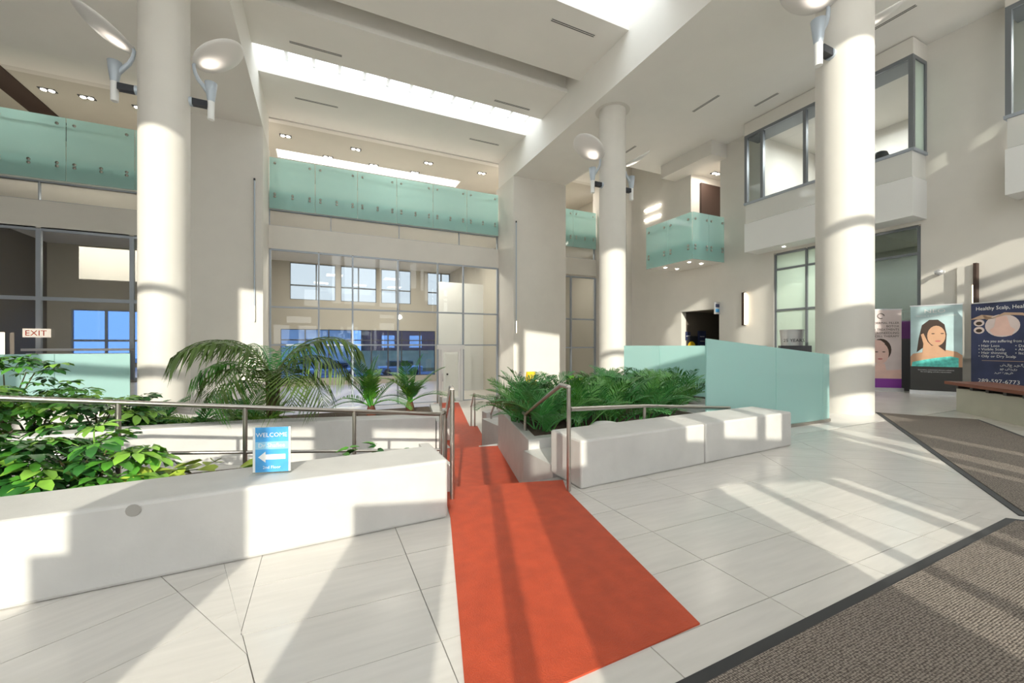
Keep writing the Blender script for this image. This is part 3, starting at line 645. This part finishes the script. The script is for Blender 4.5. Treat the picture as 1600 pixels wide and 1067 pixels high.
o = MB().lathe([(.02, -.2), (.15, -.14), (.2, 0), (.15, .14), (.02, .2)], seg=16).build('round_ornament', 'darkgrey'); o.location = (14.95, 6.35, 6.84); tag(o, 'dark round ornament on the bay window sill', 'ornament')
# ground floor shop fronts
shop = MB(); shop.box(18.5, 18.7, 5.2, 10, 0, 5); shop.box(XW+.3, 18.6, 9.65, 9.9, 0, 5); shop.box(XW+.3, 18.6, 5.2, 5.5, 0, 5); shop.box(XW+.3, 18.6, 5.2, 10, 4.7, 5); shop.box(XW+.3, 18.6, 5.2, 10, -.1, 0)
struct(shop.build('wall_shop', 'hallwall'), 'dim shop interior behind the right columns')
def yglaze(name, label, ys, zs, x, mat, frame='alu_dark', fw=.07, mats={}):
    g = struct(ob(name, None), label)
    for y in ys: bx('mullion', frame, g, x-.05, x+.05, y-fw/2, y+fw/2, zs[0], zs[-1])
    for z in zs:
        for a, b_ in zip(ys, ys[1:]): bx('transom', frame, g, x-.04, x+.04, a+fw/2, b_-fw/2, z-fw/2, z+fw/2)
    for i, (a, b_) in enumerate(zip(ys, ys[1:])):
        for j, (c, d) in enumerate(zip(zs, zs[1:])): bx('pane', mats.get((i, j), mat), g, x-.006, x+.006, a+fw/2, b_-fw/2, c+fw/2, d-fw/2)
yglaze('window_14', 'pale frosted shop window with grey frame left of right column', [7.3, 8.55, 9.62], [.05, 2.6, 4.1, 4.66], XW+.08, 'frostpane')
yglaze('window_15', 'dark glazed shop front right of the column above purple band', [5.6, 7.3], [2.0, 3.9, 4.66], XW+.08, 'storeglass')
sbox('trim_shop', 'purpleband', XW+.02, XW+.12, 5.56, 7.3, 1.5, 2.0, label='purple shop fascia band behind the banners')
sbox('trim_shop', 'darkgrey', XW+.02, XW+.12, 5.56, 7.3, 0, 1.5, label='dark lower shop front behind the banners')
for y in (6.5, 8.6):
    l = bpy.data.lights.new('shop_fill', 'AREA'); l.size = 1.0; l.energy = 120; o = bpy.data.objects.new('shop_fill', l); COL.objects.link(o); o.location = (16.9, y, 4.6)  # no fixture here: area lights added to lift the dark shop interior
# wall lights, signs
for z, wh in ((8.25, 'upper'), (7.75, 'lower')):
    g = thing('wall_light_bar', wh+' of two glowing light bars on right wall by the balcony', 'lamp', (XW, 15.2, z), 0, 'twin wall light bars'); bx('lit_tube', 'lightpanel', g, -.06, -.02, 0, 1.1, -.04, .04); bx('backplate', 'white', g, -.02, 0, -.02, 1.12, -.05, .05)
g = thing('wall_sconce', 'narrow brass wall sconce right of the corridor opening', 'lamp', (XW, 10.8, 2.1)); bx('body', 'brown', g, -.12, 0, -.05, .05, 0, 1.3); bx('glow_edge', 'warmbar', g, -.10, -.02, -.07, -.05, .03, 1.27)
g = thing('wall_sconce', 'tall upright fin sconce on right wall above the banners', 'lamp', (XW, 4.5, .95)); bx('fin', 'brown', g, -.16, 0, -.07, -.01, 0, 2.45); bx('side_shade', 'plaster', g, -.10, 0, -.01, .30, .02, 2.42); bx('glow_edge', 'warmbar', g, -.105, -.1, .0, .02, .3, 1.9)
g = thing('wall_camera', 'small white security camera on right wall', 'camera', (XW, 5.1, 3.28)); MB().tube([(0, 0, 0), (-.18, 0, 0)], .05, 10).build('arm', 'white', g); MB().lathe([(.02, -.1), (.09, -.06), (.1, .02), (.02, .06)], (-.2, 0), 14).build('dome', 'silver', g)
g = thing('blade_sign', 'small blue pictogram blade sign at corridor corner', 'sign', (XW, 11.93, 2.62)); bx('panel', 'silver', g, -.34, 0, -.03, 0, 0, .5); bx('pictogram', 'signblue', g, -.28, -.06, -.036, -.03, .08, .22); bx('pictogram', 'navy', g, -.28, -.06, -.036, -.03, .28, .42)
g = thing('notice_board', 'navy notice panel deep in the corridor', 'sign', (17.0, 13.9, .9)); bx('panel', 'navy', g, -.8, -.3, -.05, 0, 0, 1.1)
for k in range(4): bx('text_row', 'silver', g, -.7, -.4, -.055, -.05, .15+.22*k, .2+.22*k)
g = thing('round_sign', 'yellow round emblem on black panel in the corridor', 'sign', (15.9, 13.9, .75)); bx('panel', 'black', g, -.35, .25, -.05, 0, 0, 1.0)
q = MB().lathe([(.25, 0), (.25, .01)], seg=20).build('emblem', 'yellow', g); q.location = (-.15, -.05, .5); q.rotation_euler = (math.pi/2, 0, 0)
g = thing('notice_sign', 'small blue notice on the corridor jamb', 'sign', (15.6, 13.94, 1.55)); bx('panel', 'navy', g, -.15, .15, -.03, 0, 0, .4); bx('stripe', 'silver', g, -.13, .13, -.035, -.03, .17, .22)
g = thing('anniversary_display', 'silver display drum reading 25 YEARS beyond the frosted screen', 'display', (14.0, 8.3, 0), -math.radians(50)); bx('pedestal', 'darkgrey', g, -.35, .5, -.2, .2, 0, 1.3)
MB().lathe([(.30, 1.3), (.34, 1.78), (.36, 1.82)], seg=28).build('drum', 'silver', g); text(g, '25 YEARS', .14, (0, -.345, 1.42), (math.pi/2, 0, 0), 'black')
g = thing('wall_number', 'grey numeral 5 on the right pier by the door', 'sign', (8.9, 18.13, -.3)); text(g, '5', .45, (0, -.01, 0), (math.pi/2, 0, 0), 'alu')
# ------------------------------------------------------------------ frosted guards
def fguard(label, pts, z0, tops, joints=None):
    g = thing('frosted_screen', label, 'glass screen', (*pts[0], z0), 0, 'frosted glass screens'); o0 = Vector((*pts[0], z0))
    for i, (a, b_) in enumerate(zip(pts, pts[1:])):
        a = Vector((*a, 0)); b_ = Vector((*b_, 0)); d = (b_-a).normalized(); n = Vector((-d.y, d.x, 0)); a2 = a+d*.006; b2 = b_-d*.006
        poly = [(q.x-o0.x, q.y-o0.y) for q in (a2, b2, b2+n*.02, a2+n*.02)]
        MB().prism(poly, .02, [tops[i]-z0, tops[i+1]-z0, tops[i+1]-z0, tops[i]-z0]).build('glass_panel', 'frost', g)
        MB().prism([(q.x-o0.x, q.y-o0.y) for q in (a-n*.02, b_-n*.02, b_+n*.04, a+n*.04)], 0, .05).build('base_channel', 'steel', g)
    return g
fguard('large frosted green glass screen left of the right column', [(4.83, 4.0), (6.4, 4.03), (7.7, 4.06), (7.95, 4.09)], 0, [1.4, 1.27, 1.165, 1.145])
bpy.data.objects['frosted_screen'].location.z = 0
fguard('farther frosted green glass screen behind the right palms', [(7.75, 9.15), (8.05, 8.1), (8.5, 7.05), (8.25, 5.4)], 0, [1.3, 1.3, 1.3, 1.3])
fguard('frosted green glass screen at left behind shrubs beside the column', [(-8.6, 11.45), (-7.3, 11.45), (-6.05, 11.45), (-4.9, 11.45), (-3.72, 11.45)], 0, [1.13]*5)
# ------------------------------------------------------------------ mats
def matobj(label, poly, bw=.055):
    g = thing('entrance_mat', label, 'mat', (*poly[0], 0)); o0 = poly[0]; rel = [(p[0]-o0[0], p[1]-o0[1]) for p in poly]
    MB().prism(rel, 0, .008).build('rubber_border', 'matborder', g)
    n = len(rel); a = sum(rel[i][0]*rel[(i+1) % n][1]-rel[(i+1) % n][0]*rel[i][1] for i in range(n)); s_ = 1 if a > 0 else -1
    p = rel
    for i in range(n):
        d = Vector((rel[(i+1) % n][0]-rel[i][0], rel[(i+1) % n][1]-rel[i][1])).normalized(); nn = Vector((-d.y, d.x))*s_
        p = clip(p, (rel[i][0]+nn.x*bw, rel[i][1]+nn.y*bw), nn)
    MB().prism(p, .008, .014).build('pile', 'weave', g)
matobj('large brown woven entrance mat filling the lower right corner', [(.2, 1.14), (4.66, 1.22), (5.0, .85), (4.7, -.5), (.2, -.5)])
matobj('long brown woven mat strip leading away towards the banners', [(9.75, 4.22), (4.83, 1.2), (5.6, .05), (10.45, 3.05)])
# ------------------------------------------------------------------ wooden bench
g = thing('wooden_bench', 'stone bench with dark red wooden top at the right edge', 'bench', (11.46, 3.65, 0), math.atan2(-1.39, -1.48))
bx('stone_base', 'bench_stone', g, 0, 3.6, 0, .55, 0, .46)
for k in range(5): bx('slat', 'wood', g, -.18, 3.7, -.10+k*.145, .03+k*.145, .52, .58)
for k in range(9): bx('bearer', 'charcoal', g, .1+k*.42, .18+k*.42, -.06, .58, .46, .52)
# ------------------------------------------------------------------ banners
def banner(label, a, b_, h, mat, z0=.1):
    a = Vector((*a, 0)); b_ = Vector((*b_, 0)); d = b_-a; W = d.length
    g = thing('roll_up_banner', label, 'banner', a, math.atan2(d.y, d.x), 'roll up banners')
    sh = bx('sheet', mat, g, 0, W, -.004, .004, z0, h); bx('cassette', 'silver', g, -.02, W+.02, -.08, .08, 0, z0); bx('top_bar', 'silver', g, -.01, W+.01, -.015, .015, h, h+.03)
    bx('pole', 'black', g, W*.5-.012, W*.5+.012, .02, .045, .1, h)
    return sh, W
def ell(g, name, mat, cx, cz, rx, rz, k, n=20, a0=0, a1=2*math.pi):
    vs_ = [(cx+rx*math.cos(a0+(a1-a0)*i/n), cz+rz*math.sin(a0+(a1-a0)*i/n)) for i in range(n+(0 if a1-a0 > 6.2 else 1))]
    return shp(g, name, mat, vs_, k)
def shp(g, name, mat, pts, k):
    y = -.004-.0015*k; n = len(pts)
    vs_ = [(p[0], y, p[1]) for p in pts]+[(p[0], y+.001, p[1]) for p in pts]
    a = sum(pts[i][0]*pts[(i+1) % n][1]-pts[(i+1) % n][0]*pts[i][1] for i in range(n))
    f = list(range(n)) if a > 0 else list(range(n))[::-1]
    return MB().add(vs_, [f]).build(name, mat, g)
def tx(g, s_, size, x, z, mat, k=6, align='CENTER', sx=1): return text(g, s_, size, (x, -.004-.0015*k, z), (math.pi/2, 0, 0), mat, align=align, ext=0, sx=sx)
# pink banner
g, W = banner('pink skin care banner with woman and purple foot, partly behind column', (14.1, 6.6), (14.92, 5.86), 2.32, 'pinkprint')
shp(g, 'purple_foot', 'purple', [(0, .1), (W, .1), (W, .36), (0, .36)], 1)
shp(g, 'shoulders', 'skin_pale', [(.1, .36), (W, .36), (W, .62), (.75, .60), (.72, .78), (.5, .78), (.45, .62), (.15, .5)], 1)
ell(g, 'hair', 'hair', .62, 1.18, .25, .32, 2); ell(g, 'face', 'skin_pale', .60, 1.08, .21, .31, 3)
shp(g, 'hand', 'skin_pale', [(.28, 1.5), (.62, 1.45), (.72, 1.36), (.60, 1.25), (.40, 1.28), (.28, 1.36)], 4)
for e in (.52, .69): ell(g, 'eye', 'hair', e, 1.12, .04, .014, 4, 10)
ell(g, 'mouth', 'lips', .605, .92, .06, .022, 4, 10)
for i, s_ in enumerate(('DERMAL FILLER', 'BOTOX', 'LASER TREATMENTS', 'MICRONEEDLING', 'STEM CELL THERAPY')): tx(g, s_, .085, W-.06, 1.92-.095*i, 'hair', align='RIGHT')
for i in range(2): tx(g, ('www', '289')[i] if False else '', .05, 0, 0, 'white') if False else None
q = MB().tube([(.62+.08*math.cos(a/10*5.2), -.012, 2.15+.07*math.sin(a/10*5.2)) for a in range(11)], .008, 5).build('emblem', 'hair', g)
# teal banner
g, W = banner('teal skincare banner with dark haired woman and charcoal foot', (14.62, 5.55), (14.98, 4.66), 2.36, 'tealprint')
shp(g, 'charcoal_foot', 'charcoal', [(0, .1), (W, .1), (W, .74), (0, .74)], 1)
shp(g, 'shoulders', 'skin', [(0, .74), (W, .74), (W, 1.05), (.86, 1.14), (.62, 1.2), (.58, 1.4), (.38, 1.4), (.36, 1.15), (.05, 1.08), (0, 1.0)], 1)
shp(g, 'hair', 'hair', [(.12, 1.12), (.16, 1.5), (.22, 1.85), (.36, 1.99), (.52, 1.99), (.64, 1.86), (.68, 1.6), (.66, 1.15), (.52, 1.3), (.3, 1.3)], 2)
ell(g, 'face', 'skin', .49, 1.56, .17, .27, 3)
shp(g, 'hand', 'skin', [(.22, 1.0), (.25, 1.35), (.2, 1.6), (.25, 1.63), (.33, 1.4), (.46, 1.22), (.5, 1.0)], 4)
for e in (.43, .60): ell(g, 'eye', 'hair', e, 1.62, .035, .013, 4, 10)
ell(g, 'mouth', 'lips', .52, 1.42, .055, .022, 4, 10)
shp(g, 'towel', 'turquoise', [(.02, .74), (W*.93, .74), (W*.93, .98), (.75, 1.02), (.5, .98), (.25, .92), (.04, .86)], 5)
tx(g, 'NEO', .15, W*.48, 2.17, 'white', sx=1.3); tx(g, 'MEDICAL & COSMETIC SKINCARE', .05, W*.5, 2.08, 'white')
for i, s_ in enumerate(('Innovative, customized skincare solutions', 'for anti-aging and skin rejuvenation')): tx(g, s_, .04, W*.5, .64-.05*i, 'white')
# navy banner
g, W = banner('navy scalp clinic banner with phone number, behind wooden bench', (14.8, 4.45), (14.52, 3.1), 2.34, 'navy')
tx(g, 'Healthy Scalp, Healthy Hair', .125, W*.5, 2.17, 'white', sx=.86)
ell(g, 'round_photo', 'pinkprint', .56, 1.78, .30, .27, 1, 28); shp(g, 'photo_neck', 'skin_pale', [(.46, 2.0), (.64, 2.0), (.70, 1.75), (.78, 1.68), (.72, 1.54), (.42, 1.54), (.34, 1.68), (.42, 1.75)], 2)
for z in (1.86, 1.68): ell(g, 'round_photo', 'pinkprint', .15, z, .10, .085, 1, 18); ell(g, 'photo_hair', 'hair', .15, z-.01, .06, .045, 2, 12)
shp(g, 'gold_swoosh', 'gold', [(-.02, 1.95), (.2, 2.06), (.42, 2.02), (.28, 1.93), (.44, 2.0), (.6, 2.09), (.9, 2.06), (1.2, 1.85), (.9, 2.0), (.62, 2.03), (.42, 1.96)], 3)
tx(g, 'Are you suffering from any of these?', .09, W*.55, 1.38, 'white', sx=.8)
for i, s_ in enumerate(('Hair Loss', 'Visible Scalp', 'Hair thinning', 'Oily or Dry Scalp')): tx(g, '\u2022 '+s_, .085, .14, 1.27-.085*i, 'white', align='LEFT')
for i, s_ in enumerate(('Dandruff', 'Alopecia', 'Itchy Scalp')): tx(g, '\u2022 '+s_, .085, .78, 1.27-.085*i, 'white', align='LEFT')
shp(g, 'rule', 'gold', [(.2, .93), (1.2, .93), (1.2, .94), (.2, .94)], 1)
for i, s_ in enumerate(('\u062f\u0631\u06af\u06cc\u0631 \u0686\u0627\u0644\u0634', '\u0631\u06cc\u0632\u0634 \u0645\u0648', '\u0634\u0648\u0631\u0647 \u0633\u0631')): tx(g, s_[::-1], .075, .75-.08*i, .82-.09*i, 'white')
tx(g, '289-597-6773', .13, .50, .40, 'white')
shp(g, 'white_square', 'white', [(1.03, .36), (1.22, .36), (1.22, .55), (1.03, .55)], 1)
# ------------------------------------------------------------------ welcome sign
g = thing('welcome_sign', 'small blue WELCOME sign with white arrow standing on left bench', 'sign', (-.30, 3.19, .44), -math.radians(14))
q = bx('holder', 'clear', g, -.12, .12, -.006, .006, 0, .32); bx('foot', 'clear', g, -.12, .12, -.05, .05, 0, .006)
prs = bx('print_sheet', 'signblue', g, -.098, .105, -.011, -.007, .012, .312); bx('margin', 'white', g, -.115, .118, -.0068, -.0062, .012, .312)
bx('pale_band', 'signsky', g, -.098, .105, -.0120, -.0112, .165, .215)
def wt(s_, size, z, x=.003): text(prs, s_, size, (x, -.0125, z), (math.pi/2, 0, 0), 'white', ext=0)
wt('WELCOME', .040, .248); wt('Dr.Shafiee', .040, .178); wt('2nd Floor', .028, .035)
MB().add([(x, -.0125, z) for x, z in ((-.08, .113), (-.035, .15), (-.035, .13), (.088, .13), (.088, .096), (-.035, .096), (-.035, .076))], [[0, 6, 5, 4, 3, 2, 1]]).build('arrow', 'white', prs)
# wet floor sign, flowers
g = thing('wet_floor_sign', 'yellow folding wet floor sign beyond the far handrails', 'sign', (6.6, 12.6, LOW)); 
for s_ in (-1, 1): MB().obox((-.16, s_*.22, 0), (.32, 0, 0), (0, .02, 0), (0, -s_*.2, .95)).build('leaf', 'yellow', g)
g.location.z = -.55; 
sbox('wall_terrace', 'concrete', 5.6, 10.5, 12.2, 13.0, LOW, -.55, label='low ledge beyond the far steps')
# ------------------------------------------------------------------ plants
def frond_mesh(name, mat, L, n, ll, e0, e1, wdt=.02, droop=.25, ang=50, vshape=.25):
    mbf = MB(); pts = []; x = z = 0; N = 14
    for i in range(N+1):
        t_ = i/N; pts.append((x, 0, z)); e = e0+(e1-e0)*t_**1.3; x += L/N*math.cos(e); z += L/N*math.sin(e)
    mbf.tube(pts, [.012*(1-.8*i/N) for i in range(N+1)], 5, False)
    for i in range(n):
        t_ = .16+.84*i/(n-1); k = min(N-1, int(t_*N)); f = t_*N-k; p = Vector(pts[k]).lerp(Vector(pts[k+1]), f); d = (Vector(pts[k+1])-Vector(pts[k])).normalized()
        up = Vector((-d.z, 0, d.x))
        le = ll*(math.sin(math.pi*min(1, .12+t_*.88))**.6+.12)*random.uniform(.9, 1.1)
        for s_ in (-1, 1):
            an = math.radians(ang-18*t_+random.uniform(-5, 5)); v = d*math.cos(an)+Vector((0, s_, 0))*math.sin(an)+up*vshape
            v.normalize(); a = p; m_ = p+v*le*.55+Vector((0, 0, -droop*le*.2)); b_ = p+v*le*.97+Vector((0, 0, -droop*le))
            w_ = d*wdt*.5
            mbf.add([a-w_*.4, a+w_*.4, m_+w_, m_-w_, b_], [[0, 1, 2, 3], [3, 2, 4]], False)
    return mbf.mesh(name, mat)
def palm(name, label, group, loc, meshes, nf_, tilt=(0, 0), scale=(.8, 1.1), trunk=None, stems=None, h0=0, spread=1.0, rot0=0, cat='palm'):
    g = thing(name, label, cat, loc, 0, group)
    if trunk: MB().lathe([(trunk[0], -.1), (trunk[0]*1.1, trunk[1]*.5), (trunk[0]*.7, trunk[1])], seg=10).build('trunk', 'trunk', g)
    for i in range(nf_):
        a = rot0+i*2.399+random.uniform(-.25, .25); t_ = i/max(1, nf_-1)
        o = ob('frond', random.choice(meshes), g, (random.uniform(-.04, .04)*spread, random.uniform(-.04, .04)*spread, h0), (random.uniform(-.2, .2), random.uniform(tilt[0], tilt[1]), a))
        s_ = random.uniform(*scale); o.scale = (s_, s_, s_)
    return g
R = math.radians
areca = [frond_mesh('frond', 'palm_green', .75, 22, .27, R(72), R(5+10*k), .022, .25, 48) for k in range(3)]+[frond_mesh('frond', m_, .7, 20, .25, R(75), R(20), .024, .2, 48) for m_ in ('leaf_mid', 'palm_light')]
spots = [(2.66, 4.66), (3.15, 4.66), (2.65, 5.4), (3.3, 5.4), (3.7, 4.68), (4.15, 5.4), (3.0, 6.1), (3.7, 6.15), (4.4, 4.72), (4.55, 6.0), (5.05, 5.0)]
names = ['nearest the tall handrail post', 'second from the handrail post', 'close to the planter edge by the steps', 'middle of the planter front', 'in front of the boulder, full', 'mid planter, tall', 'rear left corner of planter', 'rear middle of planter', 'planter front, right half', 'rear right of planter', 'right end of the planter']
for (x, y), lb in zip(spots, names):
    palm('areca_palm', 'bushy green areca palm, '+lb, 'areca palms in the right planter', (x, y, .18), areca, 18, (-.3, .6), (.8, 1.2), spread=3)
for (x, y), lb in zip(((6.6, 6.9), (7.3, 6.7), (6.3, 7.8), (7.35, 7.7)), ('left one of front pair', 'right one of front pair', 'rear left', 'rear right')):
    palm('areca_palm', 'taller areca palm before the far frosted screen, '+lb, 'areca palms by the far screen', (x, y, -.1), areca, 13, (-.25, .3), (1.2, 1.5), spread=3)
kent = [frond_mesh('frond', ('palm_olive', 'palm_olive', 'leaf_mid')[k], 1.25, 28, .48, R(80), R(-50-8*k), .026, .7, 60, .0) for k in range(3)]+[frond_mesh('frond', 'palm_green', 1.2, 32, .38, R(78), R(-35), .02, .7, 60, 0)]
g = thing('kentia_palm', 'tall arching kentia palm behind the welcome sign', 'palm', (-.62, 6.75, .12))
for (a, s_, tl, hh) in ((200, .95, .12, .28), (175, .75, .3, .2), (5, 1.0, .1, .25), (-25, .85, .28, .2), (60, .8, .1, .3), (120, .8, .1, .3), (-75, .95, .45, .05), (-120, .85, .4, .1), (230, .7, .5, .0), (-50, .8, .5, .0), (160, .8, .05, .35)):
    o = ob('frond', random.choice(kent), g, (random.uniform(-.05, .05), random.uniform(-.05, .05), .45+hh*.6), (0, tl, R(a))); s_ *= 1.3; o.scale = (s_, s_, s_)
for k in range(4): MB().tube([(.03*k-.05, .02*(k % 2), -.05), (.05*k-.08, .03*(k % 2), .75)], [.03, .018], 7).build('stem', 'stem', g)
cyc = [frond_mesh('frond', m_, .78, 24, .17, R(a), R(b_), .022, .05, 58, .15) for m_, a, b_ in (('leaf_mid', 80, 35), ('leaf_light', 68, 0), ('palm_green', 82, 55), ('leaf_mid', 60, -15))]
for (x, y), lb in zip(((.75, 7.1), (1.42, 7.3)), ('left one, more yellow', 'right one, nearest the door')):
    palm('sago_palm', 'sago palm with stubby brown trunk behind the railing, '+lb, 'sago palms', (x, y, .12), cyc, 16, (-.3, .6), (.85, 1.2), trunk=(.07, .2), h0=.18)
fern = [frond_mesh('frond', 'leaf_mid', .5, 22, .14, R(65), R(-10), .016, .2, 55), frond_mesh('frond', 'palm_green', .5, 22, .15, R(70), R(10), .016, .2, 55), frond_mesh('frond', 'leaf_light', .45, 20, .12, R(60), R(-20), .016, .2, 55)]
for (x, y), lb in zip(((-1.9, 6.75), (-1.45, 6.65), (-1.05, 7.2), (-2.35, 7.3), (-.75, 6.6)), ('front of the left column', 'left of the kentia palm', 'behind the kentia palm', 'beside the schefflera row', 'at the foot of the kentia palm')):
    palm('fern', 'low feathery fern on the terrace, '+lb, 'terrace ferns', (x, y, .12), fern, 14, (-.2, .5), (1.0, 1.45), cat='fern')
# schefflera
def palmate(name, mat, n=8, ll=.13):
    mbp = MB(); mbp.tube([(0, 0, 0), (.06, 0, .05), (.14, 0, .07)], .004, 4, False)
    for i in range(n):
        a = -math.pi+2*math.pi*(i+.5)/n; le = ll*random.uniform(.8, 1.15)*(1.1 if abs(a) < 1.6 else .8); c = Vector((.14, 0, .07)); d = Vector((math.cos(a), math.sin(a), .05)); s_ = Vector((-math.sin(a), math.cos(a), 0))*le*.21
        dn = lambda f, q: Vector((0, 0, -q*le))
        p1 = c+d*le*.18; p2 = c+d*le*.55+dn(0, .08); p3 = c+d*le*.85+dn(0, .2); p4 = c+d*le+dn(0, .32); up = Vector((0, 0, .06*le))
        mbp.add([p1, p2+s_+up, p3+s_*.75+up*.6, p4, p3-s_*.75+up*.6, p2-s_+up, p2, p3], [[0, 6, 1], [0, 5, 6], [6, 7, 2, 1], [6, 5, 4, 7], [7, 3, 2], [7, 4, 3]], True)
    return mbp.mesh(name, mat)
sch = {m_: [palmate('leaf', m_) for _ in range(2)] for m_ in ('leaf_dark', 'leaf_mid', 'leaf_light')}
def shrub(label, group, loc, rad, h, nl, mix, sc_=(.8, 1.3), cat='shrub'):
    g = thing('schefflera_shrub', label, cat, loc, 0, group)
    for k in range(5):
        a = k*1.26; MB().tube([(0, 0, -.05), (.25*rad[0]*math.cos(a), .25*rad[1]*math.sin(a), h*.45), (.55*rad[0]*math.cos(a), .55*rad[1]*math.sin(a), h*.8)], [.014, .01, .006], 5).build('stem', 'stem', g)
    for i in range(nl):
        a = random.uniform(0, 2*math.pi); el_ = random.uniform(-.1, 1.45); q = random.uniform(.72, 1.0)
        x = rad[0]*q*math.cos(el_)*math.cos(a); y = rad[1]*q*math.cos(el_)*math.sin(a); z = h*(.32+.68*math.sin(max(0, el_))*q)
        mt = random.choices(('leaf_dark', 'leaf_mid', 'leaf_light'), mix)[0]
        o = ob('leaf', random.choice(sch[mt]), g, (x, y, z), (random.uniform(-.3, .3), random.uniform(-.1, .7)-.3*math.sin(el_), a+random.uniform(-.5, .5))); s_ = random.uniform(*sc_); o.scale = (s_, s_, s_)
FS = 'schefflera behind the left bench'
shrub('dense dark schefflera at the far left edge, tallest in front', FS, (-2.75, 3.95, .2), (.45, .4, 0), .66, 120, (5, 4, 1))
shrub('glossy green schefflera behind the bench, right of the tallest one', FS, (-1.95, 3.98, .2), (.36, .34, 0), .42, 80, (4, 5, 2))
shrub('small schefflera with bright leaves next to the lime pothos', FS, (-1.5, 3.92, .18), (.26, .28, 0), .42, 55, (3, 5, 2))
shrub('low schefflera filling the gap at the left frame edge', FS, (-2.35, 3.72, .2), (.4, .24, 0), .36, 60, (5, 5, 1))
BSH = 'schefflera row on the terrace'
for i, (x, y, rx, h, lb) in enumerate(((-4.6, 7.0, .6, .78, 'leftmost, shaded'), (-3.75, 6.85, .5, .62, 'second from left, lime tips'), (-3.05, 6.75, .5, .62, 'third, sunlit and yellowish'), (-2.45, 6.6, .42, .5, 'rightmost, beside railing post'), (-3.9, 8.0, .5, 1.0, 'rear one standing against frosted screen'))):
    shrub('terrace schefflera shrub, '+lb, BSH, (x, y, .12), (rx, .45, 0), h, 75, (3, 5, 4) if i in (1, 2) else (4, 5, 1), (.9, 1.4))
# pothos and small plants
def heart(mat):
    pts = [(0, 0), (-.02, .035), (.02, .055), (.07, .045), (.115, .015), (.14, 0), (.115, -.015), (.07, -.045), (.02, -.055), (-.02, -.035)]
    vs_ = [(x, y, abs(y)*.35-.9*x*x*1.2) for x, y in pts]+[(.05, 0, -.004)]
    return MB().add(vs_, [[10, i, (i+1) % 10][::-1] for i in range(10)], True).mesh('leaf', mat)
hl = [heart('leaf_lime'), heart('leaf_light')]; hd = [heart('leaf_dark'), heart('leaf_mid')]
def low(name, label, loc, ms, n, rx, ry, h, sc_, cat='plant'):
    g = thing(name, label, cat, loc)
    MB().tube([(-rx*.8, 0, .0), (0, .02, h*.3), (rx*.8, 0, .02)], .006, 5).build('vine', 'stem', g)
    for i in range(n):
        o = ob('leaf', random.choice(ms), g, (random.uniform(-rx, rx), random.uniform(-ry, ry), random.uniform(.03, h)), (random.uniform(-.5, .5), random.uniform(-.4, .4), random.uniform(0, 6.28))); s_ = random.uniform(*sc_); o.scale = (s_, s_, s_)
low('pothos', 'lime green pothos trailing behind the bench left of the sign', (-.98, 3.75, .24), hl, 30, .26, .16, .19, (.8, 1.3))
low('pothos', 'small tuft of lime pothos closest to the blue sign', (-.48, 3.7, .26), hl, 8, .12, .1, .16, (.8, 1.2))
low('jade_plant', 'small dark round leaved plant right of the blue sign', (.32, 3.75, .24), hd, 26, .17, .12, .2, (.5, .8))
low('jade_plant', 'tiny dark leaved plant near the end of the long bench', (.78, 3.72, .22), hd, 12, .1, .08, .16, (.4, .7))
g = thing('flower_bed_plant', 'orange and yellow flowering plant before the right glazing', 'plant', (10.2, 14.6, LOW)); MB().lathe([(.25, 0), (.35, .6), (.3, .6)], seg=14).build('pot', 'concrete', g)
for i in range(60):
    o = ob('leaf', random.choice(hl+hd), g, (random.uniform(-.7, .7), random.uniform(-.5, .5), random.uniform(.6, 1.5)), (random.uniform(-.8, .8), random.uniform(-.8, .8), random.uniform(0, 6.28))); o.scale = (2, 2, 2)
for i in range(12): MB().lathe([(.01, -.05), (.06, 0), (.01, .05)], (random.uniform(-.6, .4), random.uniform(-.6, -.2)), 8).build('bloom', random.choice(('orange', 'yellow')), g).location.z = random.uniform(.9, 1.5)
